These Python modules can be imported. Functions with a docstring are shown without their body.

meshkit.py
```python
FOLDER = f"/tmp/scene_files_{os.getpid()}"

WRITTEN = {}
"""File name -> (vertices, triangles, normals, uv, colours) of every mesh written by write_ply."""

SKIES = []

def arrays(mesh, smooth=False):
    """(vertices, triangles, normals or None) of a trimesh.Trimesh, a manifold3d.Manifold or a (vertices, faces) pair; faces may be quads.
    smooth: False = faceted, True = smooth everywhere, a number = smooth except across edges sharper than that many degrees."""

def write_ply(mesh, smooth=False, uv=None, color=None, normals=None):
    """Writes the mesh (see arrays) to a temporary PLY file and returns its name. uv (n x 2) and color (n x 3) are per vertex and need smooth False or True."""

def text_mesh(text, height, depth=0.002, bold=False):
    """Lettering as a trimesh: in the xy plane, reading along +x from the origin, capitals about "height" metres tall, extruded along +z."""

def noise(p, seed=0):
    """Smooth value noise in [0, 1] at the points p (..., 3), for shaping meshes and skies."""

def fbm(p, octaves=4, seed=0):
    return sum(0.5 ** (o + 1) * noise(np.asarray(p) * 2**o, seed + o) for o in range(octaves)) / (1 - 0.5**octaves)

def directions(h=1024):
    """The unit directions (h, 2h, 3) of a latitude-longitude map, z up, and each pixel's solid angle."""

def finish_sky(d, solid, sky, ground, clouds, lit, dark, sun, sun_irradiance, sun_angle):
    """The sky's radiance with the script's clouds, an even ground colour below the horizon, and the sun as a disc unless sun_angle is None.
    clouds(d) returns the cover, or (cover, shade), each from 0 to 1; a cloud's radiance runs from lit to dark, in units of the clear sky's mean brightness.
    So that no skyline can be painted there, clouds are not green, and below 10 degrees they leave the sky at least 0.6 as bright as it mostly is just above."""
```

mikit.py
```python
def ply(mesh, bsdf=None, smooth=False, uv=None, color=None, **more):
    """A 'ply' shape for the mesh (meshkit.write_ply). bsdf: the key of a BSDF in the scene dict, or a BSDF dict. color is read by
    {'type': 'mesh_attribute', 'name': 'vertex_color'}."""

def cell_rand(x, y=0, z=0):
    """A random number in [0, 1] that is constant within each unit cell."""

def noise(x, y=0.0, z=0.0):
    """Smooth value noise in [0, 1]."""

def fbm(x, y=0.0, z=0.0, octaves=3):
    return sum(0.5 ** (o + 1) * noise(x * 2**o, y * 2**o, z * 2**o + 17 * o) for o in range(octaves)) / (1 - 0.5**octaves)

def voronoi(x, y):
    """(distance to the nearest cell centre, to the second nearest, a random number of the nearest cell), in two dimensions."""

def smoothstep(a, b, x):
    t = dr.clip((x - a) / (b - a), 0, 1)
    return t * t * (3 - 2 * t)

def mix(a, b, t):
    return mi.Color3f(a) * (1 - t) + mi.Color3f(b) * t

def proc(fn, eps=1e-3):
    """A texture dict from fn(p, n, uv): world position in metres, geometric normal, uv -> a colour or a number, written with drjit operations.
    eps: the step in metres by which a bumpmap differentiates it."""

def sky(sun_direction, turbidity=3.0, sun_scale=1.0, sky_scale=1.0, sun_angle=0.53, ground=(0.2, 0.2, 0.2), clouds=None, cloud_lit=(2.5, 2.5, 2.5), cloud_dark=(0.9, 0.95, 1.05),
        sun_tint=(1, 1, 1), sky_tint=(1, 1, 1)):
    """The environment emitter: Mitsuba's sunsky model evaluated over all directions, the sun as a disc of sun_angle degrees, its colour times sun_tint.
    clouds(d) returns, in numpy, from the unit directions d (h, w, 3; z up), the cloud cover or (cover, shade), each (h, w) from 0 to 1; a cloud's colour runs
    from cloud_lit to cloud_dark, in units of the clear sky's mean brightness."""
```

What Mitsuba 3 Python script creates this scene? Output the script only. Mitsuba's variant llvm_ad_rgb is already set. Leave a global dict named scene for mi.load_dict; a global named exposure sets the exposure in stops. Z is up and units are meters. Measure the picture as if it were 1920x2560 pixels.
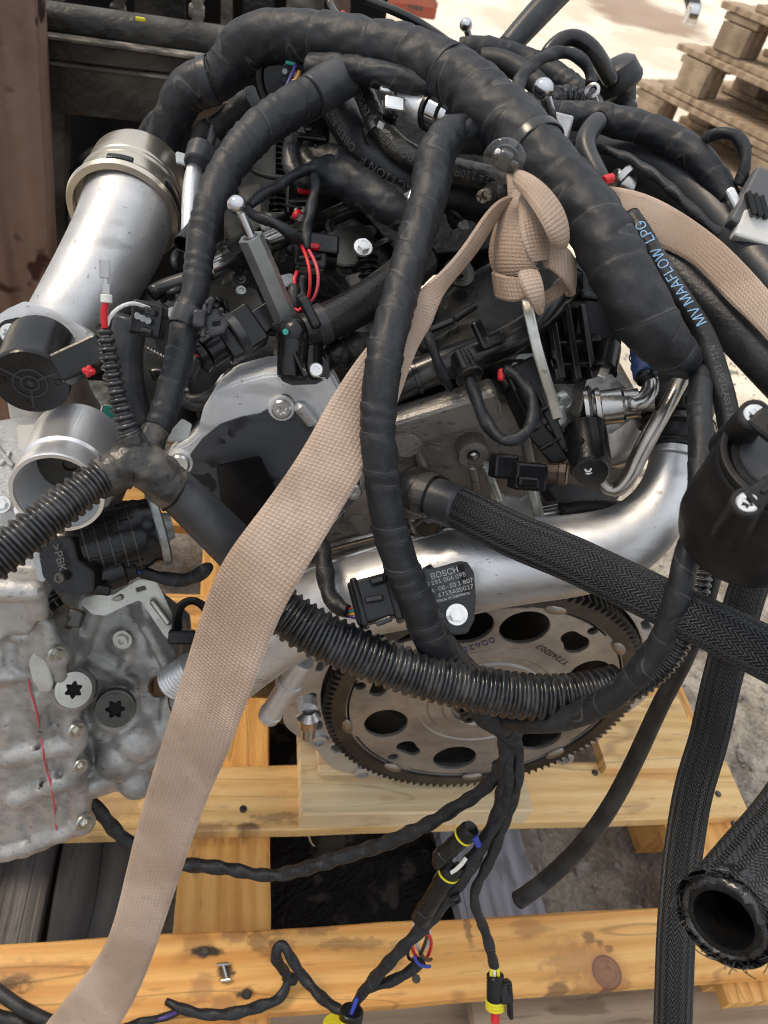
import math, numpy as np, trimesh, manifold3d, drjit as dr, mitsuba as mi, mikit, meshkit
from mikit import proc, noise, fbm, smoothstep, mix, cell_rand, voronoi
from scipy.interpolate import make_interp_spline
from scipy.spatial import ConvexHull
from shapely.geometry import Polygon, Point
MT = mi.ScalarTransform4f
rng = np.random.default_rng(7)
scene, labels = {'type': 'scene'}, {}

# ---------------------------------------------------------------- camera, sky, exposure
FOC, CAM = 1925.0, np.array([0, 0, 1.05])
PITCH, YAW, ROLL = np.radians([43.328, 16.414, -14.737])
_f = np.array([math.sin(YAW) * math.cos(PITCH), math.cos(YAW) * math.cos(PITCH), -math.sin(PITCH)])
_r = np.cross(_f, [0, 0, 1]); _r /= np.linalg.norm(_r); _d = np.cross(_f, _r)
RIGHT = math.cos(ROLL) * _r + math.sin(ROLL) * _d
DOWN = -math.sin(ROLL) * _r + math.cos(ROLL) * _d
FWD = _f
scene['camera'] = {'type': 'thinlens', 'fov': math.degrees(2 * math.atan(960 / FOC)), 'fov_axis': 'x', 'near_clip': 0.02, 'far_clip': 300.0,
                   'aperture_radius': 0.0011, 'focus_distance': 0.56,
                   'to_world': MT().look_at(origin=CAM.tolist(), target=(CAM + FWD).tolist(), up=(-DOWN).tolist())}
scene['sky'] = mikit.sky([-0.62, 0.30, 0.95], turbidity=3, sun_scale=0.30, sun_angle=16, clouds=lambda d: (np.ones(d.shape[:2]), .66 * (1 - np.clip(d[..., 2], 0, 1))),
                         cloud_lit=(2.9, 3.02, 3.2), cloud_dark=(.66, .69, .74), sun_tint=(1, .99, .97))
exposure = 2.2

# ---------------------------------------------------------------- places: a sight line of the survey photograph gives a point at its own distance
def V(*a): return np.array(a[0] if len(a) == 1 else a, float)
def nrm(*a):
    v = V(*a); return v / np.linalg.norm(v)
def ray(x, y): return FWD + RIGHT * ((x - 960) / FOC) + DOWN * ((y - 1280) / FOC)
def W(x, y, d): return CAM + ray(x, y) * d
def on_plane(x, y, p0, n):
    r = ray(x, y); return CAM + r * (np.dot(np.subtract(p0, CAM), n) / np.dot(r, n))
def on_z(x, y, z): return on_plane(x, y, (0, 0, z), V(0, 0, 1))
def depth(p): return float(np.dot(np.subtract(p, CAM), FWD))
def to_cam(p): return nrm(CAM - p)
REAR, UP = V(0, -1, 0), V(0, 0, 1)

# ---------------------------------------------------------------- scene entries
def key_of(name, parent=None):
    k = (parent + '__' if parent else '') + name
    if k not in scene and k not in labels and not any(q.startswith(k + '__') for q in scene): return k
    i = 1
    while True:
        q = f'{k}_{i:03d}'
        if q not in scene and q not in labels and not any(s.startswith(q + '__') for s in scene): return q
        i += 1
def thing(name, label, cat, group=None):
    k = key_of(name); labels[k] = {'label': label, 'category': cat}
    if group: labels[k]['group'] = group
    return k
def add(name, mesh, mat, parent=None, smooth=False, uv=None, label=None, kind=None):
    k = parent if name is None else key_of(name, parent)
    scene[k] = mikit.ply(mesh, mat, smooth=smooth, uv=uv)
    if label or kind:
        labels.setdefault(k, {})
        if label: labels[k]['label'] = label
        if kind: labels[k]['kind'] = kind
    return k
def cat(*ms): return trimesh.util.concatenate([m for m in ms])

# ---------------------------------------------------------------- shapes
def frame(n, hint=None):
    n = nrm(n); h = V(hint) if hint is not None else (UP if abs(n[2]) < .9 else V(0, 1, 0))
    x = np.cross(h, n); x /= np.linalg.norm(x)
    return x, np.cross(n, x), n
def tri(m):
    if isinstance(m, manifold3d.Manifold):
        q = m.to_mesh(); return trimesh.Trimesh(q.vert_properties[:, :3], q.tri_verts, process=False)
    return m
def put(m, o, x, y, z):
    m = tri(m).copy(); M = np.eye(4); M[:3, 0], M[:3, 1], M[:3, 2], M[:3, 3] = x, y, z, o
    m.apply_transform(M); return m
def rbox(size, r=.002, seg=8):
    sx, sy, sz = [max(s / 2 - r, 1e-4) for s in size]
    s = manifold3d.Manifold.sphere(r, seg)
    return tri(manifold3d.Manifold.batch_hull([s.translate([a * sx, b * sy, c * sz]) for a in (-1, 1) for b in (-1, 1) for c in (-1, 1)]))
def box_at(c, size, n, hint=None, r=.002):
    x, y, z = frame(n, hint); return put(rbox(size, r), c, x, y, z)
def bar(a, b, w, t, n, r=.0015):
    """A straight bar from a to b, w wide, t thick along n."""
    a, b = V(a), V(b); y = nrm(b - a); x = nrm(np.cross(y, n)); z = np.cross(x, y)
    return put(rbox((w, np.linalg.norm(b - a), t), r), (a + b) / 2, x, y, z)
def lathe(a, ax, prof, n=36, closed=True):
    """Revolve (height, radius) pairs about the axis ax from a."""
    x, y, z = frame(ax); prof = [(h, max(r, 1e-5)) for h, r in prof]
    t = np.linspace(0, 2 * np.pi, n, endpoint=False); c, s = np.cos(t), np.sin(t)
    v = np.vstack([V(a) + z * h + r * (c[:, None] * x + s[:, None] * y) for h, r in prof])
    i = np.arange(n); j = (i + 1) % n; f = []
    for k in range(len(prof) - 1):
        p, q = k * n, (k + 1) * n
        f += [np.stack([p + i, p + j, q + j], 1), np.stack([p + i, q + j, q + i], 1)]
    return trimesh.Trimesh(v, np.vstack(f), process=False)
def cyl(a, b, ra, rb=None, bev=.12, n=28):
    a, b = V(a), V(b); rb = ra if rb is None else rb; L = np.linalg.norm(b - a); e = bev * min(ra, rb)
    return lathe(a, b - a, [(0, 0), (0, ra - e), (e, ra), (L - e, rb), (L, rb - e), (L, 0)], n)
def pipe_end(a, b, ro, ri, deep=.03, n=32):
    """A hollow tube from a to b, open at a."""
    a, b = V(a), V(b); L = np.linalg.norm(b - a); w = (ro - ri) * .3
    return lathe(a, b - a, [(deep, 0), (deep, ri), (w, ri), (0, ri + w), (0, ro - w), (w, ro), (L, ro), (L, 0)], n)
def extrude(poly, t, step=.0012):
    """Shapely polygon to a solid from z=-t to 0 with its upper edge stepped twice."""
    def cs(p):
        ps = list(getattr(p, 'geoms', [p])); out = []
        for q in ps:
            if q.is_empty: continue
            out.append(np.array(q.exterior.coords)[:-1]); out += [np.array(h.coords)[:-1] for h in q.interiors]
        return manifold3d.CrossSection(out, manifold3d.FillRule.EvenOdd)
    m = manifold3d.Manifold.extrude(cs(poly), t - step)
    for k in (1, 2):
        q = poly.buffer(-step * (.25 if k == 1 else .9))
        if not q.is_empty: m = m + manifold3d.Manifold.extrude(cs(q), t - step * (.45 if k == 1 else 0))
    return m.translate([0, 0, -t])
def poly_on(pts, p0, n, rnd=0.0, hint=None):
    x, y, z = frame(n, hint); p0 = V(p0)
    q = [(np.dot(on_plane(a, b, p0, n) - p0, x), np.dot(on_plane(a, b, p0, n) - p0, y)) for a, b in pts]
    p = Polygon(q).buffer(0)
    return (p.buffer(-rnd).buffer(2 * rnd).buffer(-rnd) if rnd else p)
def plate(pts, p0, n, t, rnd=.002, holes=(), step=.0012, hint=None):
    """A solid plate whose face lies in the plane (p0, n): outline measured on that plane, thickness t behind it."""
    p = poly_on(pts, p0, n, rnd, hint)
    for h in holes:
        q = Point(*[np.dot(on_plane(h[0], h[1], p0, n) - p0, a) for a in frame(n, hint)[:2]]).buffer(h[2]) if not isinstance(h[0], (tuple, list)) else poly_on(h, p0, n, .001, hint)
        p = p.difference(q)
    return put(extrude(p, t, step), V(p0), *frame(n, hint))
def spline(pts, h):
    P = V(pts)
    if len(P) == 2: t, k = np.array([0., 1.]), 1
    else:
        t = np.r_[0, np.cumsum(np.linalg.norm(np.diff(P[:, :3], axis=0), axis=1) ** .6)]; t /= t[-1]; k = 3 if len(P) > 3 else 2
    sp = make_interp_spline(t, P, k=k); u = np.linspace(0, 1, 800); Q = sp(u)
    s = np.r_[0, np.cumsum(np.linalg.norm(np.diff(Q[:, :3], axis=0), axis=1))]
    n = max(int(s[-1] / h), 3); return sp(np.interp(np.linspace(0, s[-1], n), s, u)), np.linspace(0, s[-1], n)
def sweep(pts, h=.003, n=28, mod=None, cap=True, px=True, flat=None):
    """A tube along (x, y, distance, radius) stations; mod(angle, s, r) gives the radius. Returns mesh, uv, and what lettering on it needs."""
    if px: pts = [(*W(x, y, d), r * d / FOC) for x, y, d, r in pts]
    Q, s = spline(pts, h); P, r = Q[:, :3], np.maximum(Q[:, 3], 1e-4)
    T = np.gradient(P, axis=0); T /= np.linalg.norm(T, axis=1, keepdims=True)
    N = np.zeros_like(P); n0 = P[0] - CAM; n0 = n0 - T[0] * np.dot(n0, T[0]); N[0] = n0 / np.linalg.norm(n0)
    for i in range(1, len(P)):
        v = N[i - 1] - T[i] * np.dot(N[i - 1], T[i]); N[i] = v / np.linalg.norm(v)
    B = np.cross(T, N); a = np.linspace(0, 2 * np.pi, n + 1)
    A, S = np.meshgrid(a, s); R = np.repeat(r[:, None], n + 1, 1)
    if mod is not None: R = mod(A, S, R); R[:, -1] = R[:, 0]
    if flat is not None:
        ex, ey = flat; v = P[:, None] + R[..., None] * (ex * np.cos(A)[..., None] * N[:, None] + ey * np.sin(A)[..., None] * B[:, None])
    else: v = P[:, None] + R[..., None] * (np.cos(A)[..., None] * N[:, None] + np.sin(A)[..., None] * B[:, None])
    v = v.reshape(-1, 3); m, w = len(P), n + 1
    i, j = np.meshgrid(np.arange(m - 1), np.arange(n), indexing='ij'); q = (i * w + j).ravel()
    f = np.vstack([np.stack([q, q + 1, q + w + 1], 1), np.stack([q, q + w + 1, q + w], 1)])
    uv = np.stack([A.ravel() / (2 * np.pi), (mod.phase(A, S) if hasattr(mod, 'phase') else S).ravel()], 1)
    if cap:
        e = len(v); v = np.vstack([v, P[0], P[-1]]); uv = np.vstack([uv, [.5, 0], [.5, s[-1]]]); k = np.arange(n)
        f = np.vstack([f, np.stack([k + 1, k, 0 * k + e], 1), np.stack([(m - 1) * w + k, (m - 1) * w + k + 1, 0 * k + e + 1], 1)])
    return trimesh.Trimesh(v, f, process=False), uv, dict(P=P, N=N, B=B, T=T, r=r, s=s)
def m_tape(pitch=.013, step=.0009, wr=.05, seed=0, lean=1):
    def f(a, s, r):
        jit = .35 * np.sin(s * 173 + seed) + .25 * np.sin(s * 71 + seed * 2)
        ph = s / pitch + lean * a / (2 * np.pi) + jit; fr = ph - np.floor(ph)
        st = step * np.clip((1 - fr) * 1.15, 0, 1) * np.clip(fr * 14, 0, 1)
        q = np.stack([np.cos(a) * 1.5 + s * 55, np.sin(a) * 1.5 + 3 * seed, s * 24], -1)
        q2 = np.stack([np.cos(a) * 2.6 + s * 10, np.sin(a) * 2.6 + seed, s * 110 + 1.6 * a], -1)
        lump = np.stack([np.cos(a) * .8, np.sin(a) * .8 + 9 * seed, s * 38], -1)
        return r * (1 + wr * 1.8 * (meshkit.fbm(q, 2, seed + 3) - .5) + wr * 1.5 * (meshkit.noise(q2, seed) - .5) + wr * 1.7 * (meshkit.noise(lump, seed + 5) - .5)) + st
    f.phase = lambda a, s: s / pitch + lean * a / (2 * np.pi) + .35 * np.sin(s * 173 + seed) + .25 * np.sin(s * 71 + seed * 2)
    return f
def m_corr(pitch=.0055, amp=.0016, seed=0, tape=0.0):
    def f(a, s, r):
        ph = s / pitch + .12 * (meshkit.noise(np.stack([s * 90, np.cos(a), np.sin(a)], -1), seed) - .5); w = np.clip(np.cos(2 * np.pi * ph) * 1.7, -1, 1)
        return r + amp * (w * .5 - .5) + r * .03 * (meshkit.noise(np.stack([s * 40, np.cos(a), np.sin(a)], -1), seed) - .5)
    return f
def m_rough(k=.03, fr=40, seed=0):
    return lambda a, s, r: r * (1 + k * 2 * (meshkit.fbm(np.stack([np.cos(a) * 1.2, np.sin(a) * 1.2, s * fr], -1), 2, seed) - .5))
def m_twist(seed=0):
    def f(a, s, r):
        return r * (1 + .10 * np.cos(2 * (a - s * 130)) + .22 * (meshkit.fbm(np.stack([np.cos(a - s * 90), np.sin(a - s * 90), s * 70], -1), 2, seed) - .5))
    f.phase = lambda a, s: s / .016 + a / (2 * np.pi)
    return f
SEED = [1]
def tube(name, pts, mat, parent=None, kind='smooth', label=None, **kw):
    SEED[0] += 1; s = SEED[0]; rm = max(p[3] * p[2] / FOC for p in pts) if kw.get('px', True) else max(p[3] for p in pts)
    a = dict(h=.004, n=24)
    if kind == 'tape': a = dict(h=.0017, n=40, mod=m_tape(pitch=kw.pop('pitch', .013), step=kw.pop('step', min(.0011, rm * .075)), wr=kw.pop('wr', .055), seed=s, lean=kw.pop('lean', 1)))
    if kind == 'corr': a = dict(h=kw.get('pitch', .0055) / 9, n=32, mod=m_corr(kw.pop('pitch', .0055), kw.pop('amp', .0016), s))
    if kind == 'rough': a = dict(h=.003, n=28, mod=m_rough(kw.pop('k', .03), kw.pop('fr', 40), s))
    if kind == 'twist': a = dict(h=.002, n=18, mod=m_twist(s))
    a.update(kw); m, uv, info = sweep(pts, **a)
    info['key'] = add(name, m, mat, parent, smooth=True, uv=uv, label=label); return info
def letters_on_tube(name, info, text, height, s0, ang, mat, parent, sgn=1, flip=1, depth=.0003):
    m = meshkit.text_mesh(text, height, .0006)
    for _ in range(1): m = m.subdivide()
    v = np.array(m.vertices); s = s0 + sgn * v[:, 0]; y = flip * (v[:, 1] - height / 2)
    I = lambda k: np.stack([np.interp(s, info['s'], info[k][:, c]) for c in range(3)], 1)
    r = np.interp(s, info['s'], info['r']) + depth + v[:, 2] * .4; a = ang + y / np.interp(s, info['s'], info['r'])
    m.vertices = I('P') + r[:, None] * (np.cos(a)[:, None] * I('N') + np.sin(a)[:, None] * I('B'))
    if sgn * flip > 0: m.invert()
    return add(name, m, mat, parent)
def letters_flat(name, text, height, o, x, n, mat, parent, depth=.0004):
    m = meshkit.text_mesh(text, height, depth); x = nrm(x); n = nrm(n); y = np.cross(n, x)
    return add(name, put(m, o, x, y, n), mat, parent)
def ribbon(pairs, t, h=.004, n=14, bow=0.0):
    """Webbing between two edge lines: pairs of (x, y, d) for its left and right edge; thickness t."""
    L = [W(*p[0]) for p in pairs]; R = [W(*p[1]) for p in pairs]
    Q, s = spline(np.hstack([L, R]), h); L, R = Q[:, :3], Q[:, 3:]
    Tn = np.gradient((L + R) / 2, axis=0); Tn /= np.linalg.norm(Tn, axis=1, keepdims=True)
    wv = R - L; N = np.cross(wv, Tn); N /= np.linalg.norm(N, axis=1, keepdims=True)
    if np.mean(np.einsum('ij,ij->i', N, CAM - L)) < 0: N = -N
    u = np.linspace(0, 1, n); top, uv = [], []
    wl = np.linalg.norm(wv, axis=1)
    for side in (1, -1):
        edge = np.minimum(1, np.minimum(u, 1 - u) * 18) ** .5
        z = side * t / 2 * edge
        v = L[:, None] + wv[:, None] * u[None, :, None] + N[:, None] * (z[None, :, None] + (bow * np.sin(np.pi * u))[None, :, None])
        top.append(v.reshape(-1, 3)); uv.append(np.stack([(wl[:, None] * u[None]).ravel(), np.repeat(s, n)], 1))
    v = np.vstack(top); m = len(s); i, j = np.meshgrid(np.arange(m - 1), np.arange(n - 1), indexing='ij'); q = (i * n + j).ravel(); e = m * n
    f = [np.stack([q, q + 1, q + n + 1], 1), np.stack([q, q + n + 1, q + n], 1), np.stack([q + 1, q, q + n + 1], 1) + e, np.stack([q + n + 1, q, q + n], 1) + e]
    k = np.arange(m - 1) * n
    for c in (0, n - 1): f += [np.stack([k + c, k + c + n, k + c + n + e], 1), np.stack([k + c, k + c + n + e, k + c + e], 1)]
    return trimesh.Trimesh(v, np.vstack(f), process=False), np.vstack(uv)
def star(r, k=6, depth=.22):
    a = np.linspace(0, 2 * np.pi, 48, endpoint=False); return np.stack([np.cos(a), np.sin(a)], 1) * (r * (1 + depth * np.cos(k * a)))[:, None]
def bolt_mesh(R, kind='hex'):
    M = manifold3d.Manifold
    if kind == 'hex':
        m = M.cylinder(R * .22, R, R * .93, 28) + M.cylinder(R * .62, R * .68, R * .66, 6).translate([0, 0, R * .15]); m = m + M.cylinder(R * .70, R * .6, R * .5, 18).translate([0, 0, R * .12])
        m = m - M.cylinder(R, R * .34, R * .40, 18).translate([0, 0, R * .74])
    elif kind == 'torx':
        m = M.cylinder(R * .3, R, R * .96, 32) + M.cylinder(R * .2, R * .96, R * .8, 32).translate([0, 0, R * .3])
        m = m - M.extrude(manifold3d.CrossSection([star(R * .45)]), R).translate([0, 0, R * .18])
    else:
        m = M.cylinder(R * .18, R, R * .95, 30) + M.cylinder(R * .5, R * .62, R * .6, 26).translate([0, 0, R * .12])
        m = m - M.cylinder(R, R * .34, R * .34, 6).translate([0, 0, R * .3])
    return m
def bolt(x, y, d, n, rpx, kind='hex', parent=None, mat='zinc', name='bolt', spin=.4):
    P = W(x, y, d); X, Y, Z = frame(n); c, s = math.cos(spin), math.sin(spin)
    return add(name, put(bolt_mesh(rpx * d / FOC, kind), P, c * X + s * Y, -s * X + c * Y, Z), mat, parent, smooth=30)
def bolt_on(x, y, p0, n, rpx, kind='hex', parent=None, up=0.0, **k): return bolt(x, y, depth(on_plane(x, y, p0, n) + V(n) * up), n, rpx, kind, parent, **k)
def at(x, y, p0, n, up=0.0): return on_plane(x, y, p0, n) + V(n) * up
def snet(f, lo, hi, h):
    """Surface of f = 0 on a grid (surface nets)."""
    lo, hi = V(lo), V(hi); n = np.ceil((hi - lo) / h).astype(int) + 1
    g = [lo[k] + h * np.arange(n[k]) for k in range(3)]
    val = np.empty(n, np.float32)
    for i in range(n[0]):
        Y, Z = np.meshgrid(g[1], g[2], indexing='ij'); val[i] = f(np.stack([np.full(Y.shape, g[0][i]), Y, Z], -1))
    acc = np.zeros((*[k - 1 for k in n], 4), np.float32); off = [(a, b, c) for a in (0, 1) for b in (0, 1) for c in (0, 1)]
    sl = lambda o: val[tuple(slice(o[k], n[k] - 1 + o[k]) for k in range(3))]
    for a in off:
        for k in range(3):
            if a[k]: continue
            b = tuple(a[q] + (q == k) for q in range(3)); va, vb = sl(a), sl(b); c = (va < 0) != (vb < 0)
            t = np.where(c, va / np.where(c, va - vb, 1), 0)
            for q in range(3): acc[..., q] += np.where(c, a[q] + (t if q == k else 0), 0)
            acc[..., 3] += c
    on = acc[..., 3] > 0; idx = -np.ones(on.shape, int); idx[on] = np.arange(on.sum()); cell = np.argwhere(on)
    v = lo + h * (cell + acc[on][:, :3] / acc[on][:, 3:]); F = []
    for k in range(3):
        a, b = [q for q in range(3) if q != k]
        s0 = [slice(1, n[q] - 1) for q in range(3)]; s0[k] = slice(0, n[k] - 1); s1 = list(s0); s1[k] = slice(1, n[k])
        A, Bv = val[tuple(s0)] < 0, val[tuple(s1)] < 0; e = np.argwhere(A != Bv); ins = A[tuple(e.T)]
        e = e + np.array([0 if q == k else 1 for q in range(3)]); qd = []
        for da, db in ((1, 1), (0, 1), (0, 0), (1, 0)):
            c = e.copy(); c[:, a] -= da; c[:, b] -= db; qd.append(idx[tuple(c.T)])
        qd = np.stack(qd, 1); fl = ins ^ (k == 1); qd[~fl] = qd[~fl][:, ::-1]; F += [qd[:, [0, 1, 2]], qd[:, [0, 2, 3]]]
    return trimesh.Trimesh(v, np.vstack(F), process=False)
def s_cap(a, b, r, r2=None):
    a, b = V(a), V(b); r2 = r if r2 is None else r2
    def f(p):
        t = np.clip(((p - a) @ (b - a)) / max(np.dot(b - a, b - a), 1e-12), 0, 1); return np.linalg.norm(p - a - t[..., None] * (b - a), axis=-1) - (r + (r2 - r) * t)
    return f
def s_hull(pts, rnd=.0):
    e = ConvexHull(V(pts)).equations; e = np.unique(e.round(5), axis=0)
    def f(p):
        v = np.stack([p @ q[:3] + q[3] for q in e], -1)
        if not rnd: return v.max(-1)
        m = v.max(-1); return m + rnd * .35 * np.log(np.exp((v - m[..., None]) / (rnd * .35)).sum(-1))
    return f
def s_ext(pts, p0, n, t, r=.003, up=0.0):
    x, y, z = frame(n); p0 = V(p0) + z * up; q = np.array([(np.dot(on_plane(a, b, p0, n) - p0, x), np.dot(on_plane(a, b, p0, n) - p0, y)) for a, b in pts]); q = np.array(Polygon(q).buffer(-r, join_style=2).exterior.coords)[:-1]
    def f(p):
        u = (p - p0) @ x; v = (p - p0) @ y; w = (p - p0) @ z; d2 = np.full(u.shape, 1e9); ins = np.zeros(u.shape, bool)
        for i in range(len(q)):
            a, b = q[i - 1], q[i]; e = b - a; k = np.clip(((u - a[0]) * e[0] + (v - a[1]) * e[1]) / max(e @ e, 1e-12), 0, 1)
            d2 = np.minimum(d2, (u - a[0] - k * e[0]) ** 2 + (v - a[1] - k * e[1]) ** 2)
            c = (a[1] > v) != (b[1] > v); ins ^= c & (u < e[0] * (v - a[1]) / (e[1] if abs(e[1]) > 1e-12 else 1e-12) + a[0])
        d = np.sqrt(d2) * np.where(ins, -1, 1); h = np.abs(w + t / 2) - t / 2 + r
        return np.minimum(np.maximum(d, h), 0) + np.hypot(np.maximum(d, 0), np.maximum(h, 0)) - r
    return f
def s_or(fs, k=.006):
    def f(p):
        o = fs[0](p)
        for g in fs[1:]:
            q = g(p); hh = np.clip(.5 + .5 * (o - q) / k, 0, 1); o = o + (q - o) * hh - k * hh * (1 - hh)
        return o
    return f
def s_cut(f0, fs, k=.003):
    def f(p):
        o = f0(p)
        for g in fs:
            q = -g(p); hh = np.clip(.5 - .5 * (o - q) / k, 0, 1); o = o + (q - o) * hh + k * hh * (1 - hh)
        return o
    return f

# ---------------------------------------------------------------- materials
def mat(name, color, rough, metallic=0.0, spec=.5, bump=None, scale=1.0, eps=5e-4, **kw):
    tx = lambda c: proc(c) if callable(c) else ({'type': 'rgb', 'value': list(c)} if isinstance(c, (tuple, list)) else float(c))
    b = {'type': 'principled', 'base_color': tx(color), 'roughness': tx(rough), 'metallic': metallic, 'specular': spec, **kw}
    if bump is not None: b = {'type': 'bumpmap', 'arbitrary': proc(bump, eps), 'scale': scale, 'bsdf': b}
    scene[name] = {'type': 'twosided', 'bsdf': b}
def dusty(c, dust, amt=.25, f=60, up=.5):
    """A base colour with settled dust where the thing lies open to the sky and in blotches."""
    def fn(p, n, uv):
        k = fbm(p.x * f, p.y * f, p.z * f, 3); k2 = noise(p.x * 900, p.y * 900, p.z * 900)
        return mix(c, dust, dr.clip(amt * smoothstep(.38, .75, k) * (.6 + up * dr.maximum(n.z, 0)) + .12 * amt * smoothstep(.72, .8, k2), 0, 1))
    return fn
def b_noise(f, o=3): return lambda p, n, uv: fbm(p.x * f, p.y * f, p.z * f, o)
DUST = (.16, .145, .125)
def tape_c(p, n, uv):
    f = uv.y - dr.floor(uv.y); k = fbm(p.x * 120, p.y * 120, p.z * 120, 3); g = noise(p.x * 1500, p.y * 1500, p.z * 1500); w = cell_rand(dr.floor(uv.y), 3.0)
    c = mix((.0055, .0068, .0098), (.0105, .0122, .0158), w) * (.8 + .4 * g); c = mix(c, (.031, .035, .043), .26 * smoothstep(.5, .8, k) + .35 * smoothstep(.8, .86, noise(p.x * 700, p.y * 700, p.z * 700)))
    j = smoothstep(.3, .6, noise(p.x * 90, p.y * 90, p.z * 90))
    return mix(mix(c, (.07, .07, .07), .7 * j * smoothstep(.93, .99, f)), (.004, .004, .0045), smoothstep(.07, .02, f) * (.5 + .5 * j))
mat('tape', tape_c, lambda p, n, uv: .44 + .2 * fbm(p.x * 60, p.y * 60, p.z * 60), spec=.5, bump=lambda p, n, uv: fbm(p.x * 300, p.y * 300, p.z * 300, 3), scale=.0003)
mat('conduit', dusty((.007, .0075, .009), (.085, .085, .088), .4, 90), lambda p, n, uv: .12 + .26 * fbm(p.x * 80, p.y * 80, p.z * 80), spec=.65, bump=b_noise(300, 2), scale=.0004)
mat('conduit_tape', dusty((.014, .014, .014), (.13, .115, .095), 1.0, 60), .34, spec=.5, bump=b_noise(160, 3), scale=.0018)
mat('rubber', dusty((.009, .0095, .011), (.07, .07, .072), .4, 50), .42, spec=.4, bump=b_noise(500, 2), scale=.0003)
mat('plastic', dusty((.0042, .0045, .0055), (.045, .045, .046), .2, 60), .25, spec=.38, bump=b_noise(700, 2), scale=.00007)
mat('gloss_plastic', dusty((.008, .008, .009), (.10, .095, .085), .45, 35), .22, spec=.5)
mat('dusty_plastic', dusty((.0065, .0066, .007), (.07, .066, .058), .5, 30, 1.2), .36, spec=.35, bump=b_noise(500, 3), scale=.0004)
mat('grey_plastic', (.11, .112, .12), .45, spec=.4)
mat('matte_grey', dusty((.024, .026, .031), (.085, .084, .083), .35, 50), .36, spec=.4)
mat('white_plastic', (.62, .62, .6), .4)
mat('red', (.55, .016, .022), .38)
mat('pink', (.5, .06, .085), .4)
mat('blue', (.02, .05, .36), .38)
mat('purple', (.07, .04, .22), .4)
mat('green', (.02, .3, .22), .4)
mat('orange', (.6, .28, .05), .4)
mat('yellow', (.62, .55, .02), .4)
mat('navy', (.025, .035, .11), .3)
mat('print_white', (.42, .43, .44), .6)
mat('print_blue', (.22, .40, .62), .6)
mat('print_dim', (.11, .11, .11), .6)
mat('brown', (.05, .028, .015), .4)
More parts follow.
